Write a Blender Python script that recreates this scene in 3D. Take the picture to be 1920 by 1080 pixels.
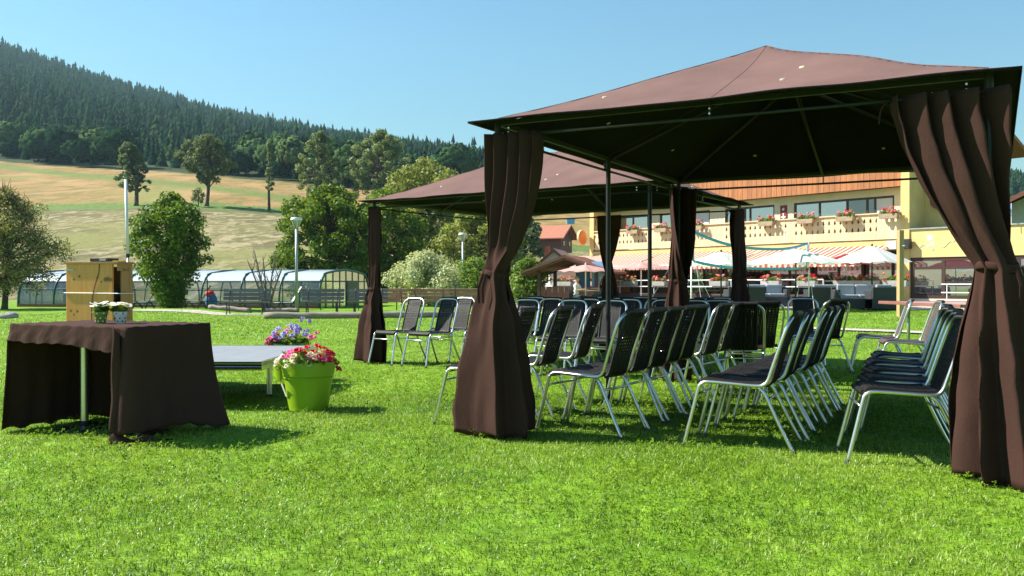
import bpy, bmesh, math, random
import numpy as np
from mathutils import Vector, Matrix, Quaternion

for o in list(bpy.data.objects):
    bpy.data.objects.remove(o, do_unlink=True)
S = bpy.context.scene
COL = S.collection
PI = math.pi
R = math.radians
rnd = random.Random(7)
nrs = np.random.RandomState(11)

# ------------------------------------------------------------------ camera
F, CY, CAMH = 1670.0, 533.0, 1.05          # focal length (px of a 1920 frame), horizon row, eye height
cam = bpy.data.cameras.new('camera')
cam.sensor_width = 36.0
cam.lens = F / 1920.0 * 36.0
cam.clip_start, cam.clip_end = 0.05, 6000
camo = bpy.data.objects.new('camera', cam)
COL.objects.link(camo)
camo.location = (0, 0, CAMH)
camo.rotation_euler = (R(90) - math.atan((540 - CY) / F), 0, 0)
S.camera = camo

# ------------------------------------------------------------------ light
SUN_AZ = R(169)                              # direction towards the sun, measured from +X
SUN_EL = R(44)
sunv = Vector((math.cos(SUN_AZ) * math.cos(SUN_EL), math.sin(SUN_AZ) * math.cos(SUN_EL), math.sin(SUN_EL)))
W = bpy.data.worlds.new('World')
S.world = W
W.use_nodes = True
wn, wl = W.node_tree.nodes, W.node_tree.links
wn.clear()
sky = wn.new('ShaderNodeTexSky')
sky.sky_type = 'NISHITA'
sky.sun_disc = False
sky.sun_elevation = SUN_EL
sky.sun_rotation = math.atan2(sunv.x, sunv.y)
sky.altitude = 900
sky.air_density = 2.0
sky.dust_density = 0.5
sky.ozone_density = 10.0
bg = wn.new('ShaderNodeBackground')
bg.inputs['Strength'].default_value = 0.070
wo = wn.new('ShaderNodeOutputWorld')
tn = wn.new('ShaderNodeVectorMath'); tn.operation = 'MULTIPLY'      # overall white balance of the sky light
tn.inputs[1].default_value = (.90, 1.04, .98)
wl.new(sky.outputs[0], tn.inputs[0])
wl.new(tn.outputs[0], bg.inputs[0])
wl.new(bg.outputs[0], wo.inputs[0])
sl = bpy.data.lights.new('sun', 'SUN')
sl.energy = 5.0
sl.angle = R(0.53)
sl.color = (1.0, 0.94, 0.84)
so = bpy.data.objects.new('sun', sl)
COL.objects.link(so)
so.location = (-20, 8, 30)
so.rotation_euler = sunv.to_track_quat('Z', 'Y').to_euler()

S.view_settings.view_transform = 'Standard'
S.view_settings.look = 'None'
S.view_settings.gamma = 1.0
S.view_settings.use_curve_mapping = False
S.view_settings.exposure = 1.16
S.render.engine = 'CYCLES'
cy = S.cycles
cy.max_bounces = 7
cy.diffuse_bounces = 3
cy.glossy_bounces = 3
cy.transmission_bounces = 5
cy.transparent_max_bounces = 10
cy.volume_bounces = 0
cy.caustics_reflective = False
cy.caustics_refractive = False
cy.use_denoising = True

# ------------------------------------------------------------------ helpers
def gp(x, y, z=0.0):
    """ground point seen at photo pixel x, y"""
    d = F * (CAMH - z) / (y - CY)
    return ((x - 960) / F * d, d)

def at(x, y, d):
    return ((x - 960) / F * d, d, CAMH + (CY - y) / F * d)

def ss(a, b, t):
    t = np.clip((np.asarray(t, float) - a) / (b - a), 0, 1)
    return t * t * (3 - 2 * t)

def tag(o, label=None, cat=None, group=None, kind=None):
    if label: o['label'] = label
    if cat: o['category'] = cat
    if group: o['group'] = group
    if kind: o['kind'] = kind
    return o

def empty(name, loc=(0, 0, 0), rz=0.0, label=None, cat=None, group=None):
    o = bpy.data.objects.new(name, None)
    o.empty_display_size = 0.1
    COL.objects.link(o)
    o.location = loc
    o.rotation_euler = (0, 0, rz)
    return tag(o, label, cat, group)

def link(name, me, parent=None, loc=None, rot=None, scale=None):
    o = bpy.data.objects.new(name, me)
    COL.objects.link(o)
    if parent: o.parent = parent
    if loc is not None: o.location = loc
    if rot is not None: o.rotation_euler = rot
    if scale is not None: o.scale = scale if hasattr(scale, '__len__') else (scale,) * 3
    return o

def copy_tree(o, parent=None):
    c = o.copy()
    COL.objects.link(c)
    c.parent = parent
    for ch in [x for x in COL.objects if x.parent == o]:
        copy_tree(ch, c)
    return c

def fast_mesh(name, verts, faces, k, mat, smooth=False, attr=None):
    """numpy verts (n,3), faces (m,k) -> mesh"""
    me = bpy.data.meshes.new(name)
    verts = np.asarray(verts, np.float32); faces = np.asarray(faces, np.int32)
    me.vertices.add(len(verts)); me.vertices.foreach_set('co', verts.ravel())
    me.loops.add(faces.size); me.loops.foreach_set('vertex_index', faces.ravel())
    me.polygons.add(len(faces))
    me.polygons.foreach_set('loop_start', np.arange(0, faces.size, k, dtype=np.int32))
    me.polygons.foreach_set('loop_total', np.full(len(faces), k, np.int32))
    if smooth: me.polygons.foreach_set('use_smooth', np.ones(len(faces), bool))
    if attr is not None:
        a = me.attributes.new('tint', 'FLOAT', 'POINT'); a.data.foreach_set('value', np.asarray(attr, np.float32))
    me.update(calc_edges=True)
    me.materials.append(mat)
    return me

class MB:
    def __init__(s): s.v, s.f, s.m, s.cur = [], [], [], 0
    def add(s, vs, fs):
        b = len(s.v); s.v.extend([tuple(map(float, p)) for p in vs])
        for f in fs: s.f.append([b + i for i in f]); s.m.append(s.cur)
        return s
    def box(s, c, d, rz=0.0, M=None, taper=1.0):
        x, y, z = d[0] / 2, d[1] / 2, d[2] / 2
        P = []
        for sz in (-1, 1):
            k = taper if sz > 0 else 1.0
            for sx, sy in ((-1, -1), (1, -1), (1, 1), (-1, 1)):
                px, py, pz = sx * x * k, sy * y * k, sz * z
                if rz: px, py = px * math.cos(rz) - py * math.sin(rz), px * math.sin(rz) + py * math.cos(rz)
                p = Vector((c[0] + px, c[1] + py, c[2] + pz))
                P.append(M @ p if M else p)
        return s.add(P, [(3, 2, 1, 0), (4, 5, 6, 7), (0, 1, 5, 4), (1, 2, 6, 5), (2, 3, 7, 6), (3, 0, 4, 7)])
    def bar(s, a, b, w, h=None, up=(0, 0, 1)):
        a, b = Vector(a), Vector(b); h = h or w
        d = (b - a).normalized(); u = Vector(up)
        if abs(d.dot(u)) > .98: u = Vector((1, 0, 0))
        r = d.cross(u).normalized(); u = r.cross(d)
        P = [q + r * (i * w / 2) + u * (j * h / 2) for q in (a, b) for i, j in ((-1, -1), (1, -1), (1, 1), (-1, 1))]
        return s.add(P, [(3, 2, 1, 0), (4, 5, 6, 7), (0, 1, 5, 4), (1, 2, 6, 5), (2, 3, 7, 6), (3, 0, 4, 7)])
    def tube(s, pts, r, n=8, cap=True, closed=False):
        pts = [Vector(p) for p in pts]; L = len(pts)
        rs = r if hasattr(r, '__len__') else [r] * L
        T = []
        for i in range(L):
            if closed: d = pts[(i + 1) % L] - pts[i - 1]
            else: d = pts[min(i + 1, L - 1)] - pts[max(i - 1, 0)]
            T.append(d.normalized())
        u = T[0].orthogonal().normalized()
        vs, fs = [], []
        for i in range(L):
            u = (u - T[i] * u.dot(T[i]))
            if u.length < 1e-6: u = T[i].orthogonal()
            u.normalize(); w = T[i].cross(u)
            for j in range(n):
                a = 2 * PI * j / n
                vs.append(pts[i] + (u * math.cos(a) + w * math.sin(a)) * rs[i])
        for i in range(L if closed else L - 1):
            i2 = (i + 1) % L
            for j in range(n):
                j2 = (j + 1) % n
                fs.append((i * n + j, i * n + j2, i2 * n + j2, i2 * n + j))
        if cap and not closed:
            fs.append(tuple(range(n - 1, -1, -1))); fs.append(tuple((L - 1) * n + j for j in range(n)))
        return s.add(vs, fs)
    def lathe(s, prof, n=24, c=(0, 0, 0), cap=True):
        vs, fs = [], []
        for r, z in prof:
            for j in range(n):
                a = 2 * PI * j / n; vs.append((c[0] + r * math.cos(a), c[1] + r * math.sin(a), c[2] + z))
        for i in range(len(prof) - 1):
            for j in range(n):
                j2 = (j + 1) % n; fs.append((i * n + j, i * n + j2, (i + 1) * n + j2, (i + 1) * n + j))
        if cap:
            fs.append(tuple(range(n - 1, -1, -1))); k = (len(prof) - 1) * n; fs.append(tuple(k + j for j in range(n)))
        return s.add(vs, fs)
    def grid(s, P):
        """P[i][j] -> sheet"""
        n, m = len(P), len(P[0])
        vs = [p for row in P for p in row]
        fs = [(i * m + j, i * m + j + 1, (i + 1) * m + j + 1, (i + 1) * m + j) for i in range(n - 1) for j in range(m - 1)]
        return s.add(vs, fs)
    def prism(s, outline, o, ux, uy, th):
        """flat outline (list of 2-d points) in the frame o, ux, uy extruded by th along ux x uy"""
        o, ux, uy = Vector(o), Vector(ux), Vector(uy); n = ux.cross(uy).normalized()
        k = len(outline)
        A = [o + ux * p[0] + uy * p[1] for p in outline]; B = [p + n * th for p in A]
        return s.add(A + B, [tuple(range(k - 1, -1, -1)), tuple(range(k, 2 * k))] + [(i, (i + 1) % k, k + (i + 1) % k, k + i) for i in range(k)])
    def blob(s, c, r, n=8, m=6, jit=.15, rg=rnd):
        vs, fs = [], []
        for i in range(m + 1):
            t = PI * i / m
            for j in range(n):
                a = 2 * PI * j / n; k = 1 + rg.uniform(-jit, jit)
                vs.append((c[0] + r[0] * k * math.sin(t) * math.cos(a), c[1] + r[1] * k * math.sin(t) * math.sin(a), c[2] + r[2] * k * math.cos(t)))
        for i in range(m):
            for j in range(n):
                fs.append((i * n + j, (i + 1) * n + j, (i + 1) * n + (j + 1) % n, i * n + (j + 1) % n))
        return s.add(vs, fs)
    def mesh(s, name, mats, smooth=False):
        me = bpy.data.meshes.new(name)
        me.from_pydata(s.v, [], s.f)
        for m in (mats if isinstance(mats, (list, tuple)) else [mats]): me.materials.append(m)
        if any(s.m): me.polygons.foreach_set('material_index', s.m)
        if smooth: me.polygons.foreach_set('use_smooth', [True] * len(s.f))
        me.update()
        return me
    def build(s, name, mats, parent=None, loc=None, rot=None, smooth=False, bevel=0, autosm=None):
        o = link(name, s.mesh(name, mats, smooth), parent, loc, rot)
        if autosm: o.data.set_sharp_from_angle(angle=R(autosm))
        if bevel:
            b = o.modifiers.new('bevel', 'BEVEL'); b.width = bevel; b.segments = 2; b.limit_method = 'ANGLE'
        return o

def smooth_path(pts, k=4):
    """Catmull-Rom through pts"""
    P = [Vector(p) for p in pts]; out = []
    for i in range(len(P) - 1):
        p0, p1, p2, p3 = P[max(i - 1, 0)], P[i], P[i + 1], P[min(i + 2, len(P) - 1)]
        for j in range(k):
            t = j / k
            out.append(.5 * ((2 * p1) + (p2 - p0) * t + (2 * p0 - 5 * p1 + 4 * p2 - p3) * t * t + (3 * p1 - p0 - 3 * p2 + p3) * t ** 3))
    out.append(P[-1])
    return out

# ------------------------------------------------------------------ materials
def newmat(name):
    m = bpy.data.materials.new(name); m.use_nodes = True
    nt = m.node_tree; nt.nodes.clear()
    out = nt.nodes.new('ShaderNodeOutputMaterial')
    return m, nt.nodes, nt.links, out

def principled(N, col, rough=.6, metal=0.0, spec=.5):
    p = N.new('ShaderNodeBsdfPrincipled')
    p.inputs['Base Color'].default_value = (*col, 1); p.inputs['Roughness'].default_value = rough
    p.inputs['Metallic'].default_value = metal; p.inputs['Specular IOR Level'].default_value = spec
    return p

def mat(name, col, rough=.6, metal=0.0, spec=.5, var=.18, scale=6.0, bump=0.0, bscale=60.0, rnd_obj=0.0, stretch=None):
    """principled with noise-driven tone variation, optional fine relief and per-object variation"""
    m, N, L, out = newmat(name)
    p = principled(N, col, rough, metal, spec)
    tc = N.new('ShaderNodeTexCoord')
    src = tc.outputs['Object']
    if stretch:
        mp = N.new('ShaderNodeMapping'); mp.inputs['Scale'].default_value = stretch; L.new(src, mp.inputs[0]); src = mp.outputs[0]
    nz = N.new('ShaderNodeTexNoise'); nz.inputs['Scale'].default_value = scale; nz.inputs['Detail'].default_value = 5
    L.new(src, nz.inputs['Vector'])
    mr = N.new('ShaderNodeMapRange'); mr.inputs[1].default_value = .3; mr.inputs[2].default_value = .7
    mr.inputs[3].default_value = 1 - var; mr.inputs[4].default_value = 1 + var
    L.new(nz.outputs['Fac'], mr.inputs[0])
    val = mr.outputs[0]
    if rnd_obj:
        oi = N.new('ShaderNodeObjectInfo'); m2 = N.new('ShaderNodeMapRange')
        m2.inputs[3].default_value = 1 - rnd_obj; m2.inputs[4].default_value = 1 + rnd_obj
        L.new(oi.outputs['Random'], m2.inputs[0])
        mu = N.new('ShaderNodeMath'); mu.operation = 'MULTIPLY'; L.new(val, mu.inputs[0]); L.new(m2.outputs[0], mu.inputs[1]); val = mu.outputs[0]
    mx = N.new('ShaderNodeVectorMath'); mx.operation = 'SCALE'
    mx.inputs[0].default_value = col; L.new(val, mx.inputs['Scale'])
    L.new(mx.outputs[0], p.inputs['Base Color'])
    if bump:
        n2 = N.new('ShaderNodeTexNoise'); n2.inputs['Scale'].default_value = bscale; n2.inputs['Detail'].default_value = 4
        L.new(src, n2.inputs['Vector'])
        b = N.new('ShaderNodeBump'); b.inputs['Strength'].default_value = bump; b.inputs['Distance'].default_value = .01
        L.new(n2.outputs['Fac'], b.inputs['Height']); L.new(b.outputs[0], p.inputs['Normal'])
    L.new(p.outputs[0], out.inputs[0])
    return m

def leafmat(name, c1, c2, trans=.45, rough=.5, spec=.25, obj=.15):
    """leaf: colour varies leaf by leaf, half of the light passes through"""
    m, N, L, out = newmat(name)
    g = N.new('ShaderNodeNewGeometry')
    oi = N.new('ShaderNodeObjectInfo')
    mx = N.new('ShaderNodeMix'); mx.data_type = 'RGBA'
    mx.inputs[6].default_value = (*c1, 1); mx.inputs[7].default_value = (*c2, 1)
    L.new(g.outputs['Random Per Island'], mx.inputs[0])
    mr = N.new('ShaderNodeMapRange'); mr.inputs[3].default_value = 1 - obj; mr.inputs[4].default_value = 1 + obj
    L.new(oi.outputs['Random'], mr.inputs[0])
    sc = N.new('ShaderNodeVectorMath'); sc.operation = 'SCALE'
    L.new(mx.outputs[2], sc.inputs[0]); L.new(mr.outputs[0], sc.inputs['Scale'])
    p = principled(N, c1, rough, 0, spec); L.new(sc.outputs[0], p.inputs['Base Color'])
    t = N.new('ShaderNodeBsdfTranslucent')
    s2 = N.new('ShaderNodeVectorMath'); s2.operation = 'MULTIPLY'; s2.inputs[1].default_value = (1.25, 1.15, .55)
    L.new(sc.outputs[0], s2.inputs[0]); L.new(s2.outputs[0], t.inputs[0])
    a = N.new('ShaderNodeMixShader'); a.inputs[0].default_value = trans
    L.new(p.outputs[0], a.inputs[1]); L.new(t.outputs[0], a.inputs[2]); L.new(a.outputs[0], out.inputs[0])
    return m

def woodmat(name, c1, c2, axis=2, scale=3.0, rough=.6, rnd_obj=.12, knots=None):
    m, N, L, out = newmat(name)
    tc = N.new('ShaderNodeTexCoord'); oi = N.new('ShaderNodeObjectInfo')
    ad = N.new('ShaderNodeVectorMath'); ad.operation = 'ADD'
    k = N.new('ShaderNodeMath'); k.operation = 'MULTIPLY'; k.inputs[1].default_value = 37.0
    L.new(oi.outputs['Random'], k.inputs[0]); L.new(tc.outputs['Object'], ad.inputs[0]); L.new(k.outputs[0], ad.inputs[1])
    mp = N.new('ShaderNodeMapping'); v = [9.0, 9.0, 9.0]; v[axis] = .8; mp.inputs['Scale'].default_value = v
    L.new(ad.outputs[0], mp.inputs[0])
    nz = N.new('ShaderNodeTexNoise'); nz.inputs['Scale'].default_value = scale; nz.inputs['Detail'].default_value = 8; nz.inputs['Distortion'].default_value = 1.2
    L.new(mp.outputs[0], nz.inputs['Vector'])
    mx = N.new('ShaderNodeMix'); mx.data_type = 'RGBA'; mx.inputs[6].default_value = (*c1, 1); mx.inputs[7].default_value = (*c2, 1)
    mr = N.new('ShaderNodeMapRange'); mr.inputs[1].default_value = .32; mr.inputs[2].default_value = .68; L.new(nz.outputs['Fac'], mr.inputs[0])
    L.new(mr.outputs[0], mx.inputs[0])
    col = mx.outputs[2]
    if knots:
        for (kx, ky, kz, kr) in knots:
            d = N.new('ShaderNodeVectorMath'); d.operation = 'DISTANCE'; d.inputs[1].default_value = (kx, ky, kz)
            L.new(tc.outputs['Object'], d.inputs[0])
            r_ = N.new('ShaderNodeMapRange'); r_.inputs[1].default_value = kr * .5; r_.inputs[2].default_value = kr * 1.5
            r_.inputs[3].default_value = .85; r_.inputs[4].default_value = 0; L.new(d.outputs['Value'], r_.inputs[0])
            q = N.new('ShaderNodeMix'); q.data_type = 'RGBA'; q.inputs[7].default_value = (.11, .045, .015, 1)
            L.new(r_.outputs[0], q.inputs[0]); L.new(col, q.inputs[6]); col = q.outputs[2]
    m2 = N.new('ShaderNodeMapRange'); m2.inputs[3].default_value = 1 - rnd_obj; m2.inputs[4].default_value = 1 + rnd_obj; L.new(oi.outputs['Random'], m2.inputs[0])
    sc = N.new('ShaderNodeVectorMath'); sc.operation = 'SCALE'; L.new(col, sc.inputs[0]); L.new(m2.outputs[0], sc.inputs['Scale'])
    p = principled(N, c1, rough); L.new(sc.outputs[0], p.inputs['Base Color'])
    b = N.new('ShaderNodeBump'); b.inputs['Strength'].default_value = .15; b.inputs['Distance'].default_value = .004
    L.new(nz.outputs['Fac'], b.inputs['Height']); L.new(b.outputs[0], p.inputs['Normal'])
    L.new(p.outputs[0], out.inputs[0])
    return m

def fabricmat(name, col, weave=900.0, var=.12, sheen=.3, wrinkle=.25, wscale=7.0, trans=0.0, stretch=None):
    m, N, L, out = newmat(name)
    tc = N.new('ShaderNodeTexCoord')
    src = tc.outputs['Object']
    n1 = N.new('ShaderNodeTexNoise'); n1.inputs['Scale'].default_value = 2.2; n1.inputs['Detail'].default_value = 6
    L.new(src, n1.inputs['Vector'])
    n3 = N.new('ShaderNodeTexNoise'); n3.inputs['Scale'].default_value = weave / 3; n3.inputs['Detail'].default_value = 1
    L.new(src, n3.inputs['Vector'])
    mr = N.new('ShaderNodeMapRange'); mr.inputs[1].default_value = .3; mr.inputs[2].default_value = .7; mr.inputs[3].default_value = 1 - var; mr.inputs[4].default_value = 1 + var
    L.new(n1.outputs['Fac'], mr.inputs[0])
    mr3 = N.new('ShaderNodeMapRange'); mr3.inputs[1].default_value = .3; mr3.inputs[2].default_value = .7; mr3.inputs[3].default_value = .8; mr3.inputs[4].default_value = 1.2
    L.new(n3.outputs['Fac'], mr3.inputs[0])
    mu = N.new('ShaderNodeMath'); mu.operation = 'MULTIPLY'; L.new(mr.outputs[0], mu.inputs[0]); L.new(mr3.outputs[0], mu.inputs[1])
    sc = N.new('ShaderNodeVectorMath'); sc.operation = 'SCALE'; sc.inputs[0].default_value = col; L.new(mu.outputs[0], sc.inputs['Scale'])
    p = principled(N, col, .9, 0, .08); L.new(sc.outputs[0], p.inputs['Base Color'])
    p.inputs['Sheen Weight'].default_value = sheen; p.inputs['Sheen Roughness'].default_value = .5
    mp = N.new('ShaderNodeMapping'); mp.inputs['Scale'].default_value = stretch or (1, 1, .45); L.new(src, mp.inputs[0])
    n2 = N.new('ShaderNodeTexNoise'); n2.inputs['Scale'].default_value = wscale; n2.inputs['Detail'].default_value = 3; n2.inputs['Distortion'].default_value = .6
    L.new(mp.outputs[0], n2.inputs['Vector'])
    b = N.new('ShaderNodeBump'); b.inputs['Strength'].default_value = wrinkle; b.inputs['Distance'].default_value = .05
    n4 = N.new('ShaderNodeTexNoise'); n4.inputs['Scale'].default_value = wscale * 3.1; n4.inputs['Detail'].default_value = 3; n4.inputs['Distortion'].default_value = 1.5
    L.new(mp.outputs[0], n4.inputs['Vector'])
    rg_ = N.new('ShaderNodeMath'); rg_.operation = 'SUBTRACT'; rg_.inputs[1].default_value = .5; L.new(n4.outputs['Fac'], rg_.inputs[0])
    ab_ = N.new('ShaderNodeMath'); ab_.operation = 'ABSOLUTE'; L.new(rg_.outputs[0], ab_.inputs[0])
    mm_ = N.new('ShaderNodeMath'); mm_.operation = 'MULTIPLY_ADD'; mm_.inputs[1].default_value = -.45; L.new(ab_.outputs[0], mm_.inputs[0]); L.new(n2.outputs['Fac'], mm_.inputs[2])
    L.new(mm_.outputs[0], b.inputs['Height'])
    b2 = N.new('ShaderNodeBump'); b2.inputs['Strength'].default_value = .3; b2.inputs['Distance'].default_value = .002
    L.new(n3.outputs['Fac'], b2.inputs['Height']); L.new(b.outputs[0], b2.inputs['Normal']); L.new(b2.outputs[0], p.inputs['Normal'])
    if trans:
        t = N.new('ShaderNodeBsdfTranslucent'); L.new(sc.outputs[0], t.inputs[0])
        a = N.new('ShaderNodeMixShader'); a.inputs[0].default_value = trans; L.new(p.outputs[0], a.inputs[1]); L.new(t.outputs[0], a.inputs[2]); L.new(a.outputs[0], out.inputs[0])
    else: L.new(p.outputs[0], out.inputs[0])
    return m

def glassmat(name, tint=(.02, .025, .03), refl=.5, clear=0.0, rough=.02, wav=.02):
    """window pane: dark behind, mirror in front; clear > 0 lets part of the view through"""
    m, N, L, out = newmat(name)
    d = N.new('ShaderNodeBsdfDiffuse'); d.inputs[0].default_value = (*tint, 1)
    tr = N.new('ShaderNodeBsdfTransparent'); tr.inputs[0].default_value = (.86, .9, .9, 1)
    a = N.new('ShaderNodeMixShader'); a.inputs[0].default_value = clear; L.new(d.outputs[0], a.inputs[1]); L.new(tr.outputs[0], a.inputs[2])
    g = N.new('ShaderNodeBsdfGlossy'); g.inputs[0].default_value = (.92, .95, 1, 1); g.inputs['Roughness'].default_value = rough
    nz = N.new('ShaderNodeTexNoise'); nz.inputs['Scale'].default_value = 1.3
    tc = N.new('ShaderNodeTexCoord'); L.new(tc.outputs['Object'], nz.inputs['Vector'])
    bp = N.new('ShaderNodeBump'); bp.inputs['Strength'].default_value = wav; bp.inputs['Distance'].default_value = .1
    L.new(nz.outputs['Fac'], bp.inputs['Height']); L.new(bp.outputs[0], g.inputs['Normal'])
    fr = N.new('ShaderNodeFresnel'); fr.inputs[0].default_value = 1.5
    mr = N.new('ShaderNodeMapRange'); mr.inputs[3].default_value = refl; mr.inputs[4].default_value = 1; L.new(fr.outputs[0], mr.inputs[0])
    b = N.new('ShaderNodeMixShader'); L.new(mr.outputs[0], b.inputs[0]); L.new(a.outputs[0], b.inputs[1]); L.new(g.outputs[0], b.inputs[2])
    L.new(b.outputs[0], out.inputs[0])
    return m

M = {}
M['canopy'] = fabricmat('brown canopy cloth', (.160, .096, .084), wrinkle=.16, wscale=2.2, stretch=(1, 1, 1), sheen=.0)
M['canopy_shade'] = fabricmat('canopy underside with shade painted in', (.009, .0075, .007), wrinkle=.16, wscale=2.2, stretch=(1, 1, 1), sheen=.0)  # near-black colour paints in the shade under the roof cloth
M['curtain'] = fabricmat('brown curtain cloth', (.052, .026, .0205), wrinkle=.16, wscale=5, sheen=.0)
M['tablecloth'] = fabricmat('brown tablecloth', (.060, .031, .0245), wrinkle=.22, wscale=8, sheen=0.0)
M['frame'] = mat('dark green metal', (.014, .017, .016), .45, 0, .35, var=.2)
M['alu'] = mat('aluminium tube', (.74, .73, .71), .32, 1.0, var=.06, scale=20, bump=.05, bscale=200)
M['chrome'] = mat('chrome', (.7, .7, .7), .12, 1.0, var=.04)
M['wicker'] = mat('black wicker', (.013, .0105, .0098), .5, 0, .35, var=.35, scale=40, bump=.4, bscale=260)
M['wicker_sunlit'] = mat('sunlight-painted brown wicker', (.09, .066, .058), .5, 0, .5, var=.25, scale=40, bump=.4, bscale=260)  # lit copy of the black wicker, brown stands in for sunlight
M['cap'] = mat('grey foot cap', (.1, .1, .1), .6)
M['orange'] = mat('orange band', (.6, .2, .03), .6)
M['eyelet'] = leafmat('eyelet', (.8, .8, .78), (.85, .85, .82), .6)
M['bark'] = mat('bark', (.09, .07, .05), .9, var=.4, scale=8, bump=.8, bscale=25, stretch=(1, 1, .25))
M['bark_grey'] = mat('grey bark', (.17, .15, .13), .9, var=.35, scale=8, bump=.6, bscale=25)
M['white'] = mat('white paint', (.75, .75, .73), .5, var=.06)
M['black'] = mat('black plastic', (.02, .02, .022), .5, var=.2)
M['steel'] = mat('galvanised steel', (.38, .42, .42), .45, .6, var=.12)
M['stone'] = mat('grey stone', (.3, .28, .26), .9, var=.35, scale=7, bump=.6, bscale=18)
M['gravel'] = mat('pale gravel', (.42, .38, .33), .95, var=.3, scale=9, bump=.5, bscale=50)
M['poolgreen'] = mat('dark green aluminium', (.012, .075, .06), .4, .1, var=.15)

# ------------------------------------------------------------------ terrain
RK = [-.9, -.575, -.455, -.311, -.2, -.155, -.048, .1, .3, .6, 1.0]
RZ = [300, 262, 222, 183, 161, 156, 138, 112, 96, 110, 120]

def terrain(x, y):
    x = np.asarray(x, float); y = np.asarray(y, float)
    k = x / np.maximum(y, 40)
    z = .22 * ss(14, 27, y) * ss(1, 9, x)
    z = z + .16 * ss(26, 31, y) * (1 - ss(34, 37, y)) * ss(-16.5, -14, x) * (1 - ss(-11.5, -9.5, x)) * .8
    y0 = 56 + 40 * ss(-6, 3, x)
    slope = .135 + .015 * ss(-20, -60, x)
    f1 = np.maximum(0, y - y0) * slope * ss(0, 12, y - y0) * (1 - .22 * ss(0, 30, x))
    f1 = np.where(y > 150, np.maximum(0, 150 - y0) * slope * (1 - .22 * ss(0, 30, x)), f1)
    f2 = np.clip(y - 150, 0, 150) * (.178 + .075 * np.clip(-k - .2, -.25, .5))
    zf = z + f1 + f2 + .25 * np.sin(x * .11 + y * .05) * ss(70, 120, y)
    t = np.clip((y - 300) / 700, 0, 1)
    rz = np.interp(k, RK, RZ)
    zr = zf + (rz - zf) * (t ** 1.08)
    zr = zr - np.maximum(0, y - 1000) * .1
    return zr

def tz(x, y): return float(terrain(x, y))

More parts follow.
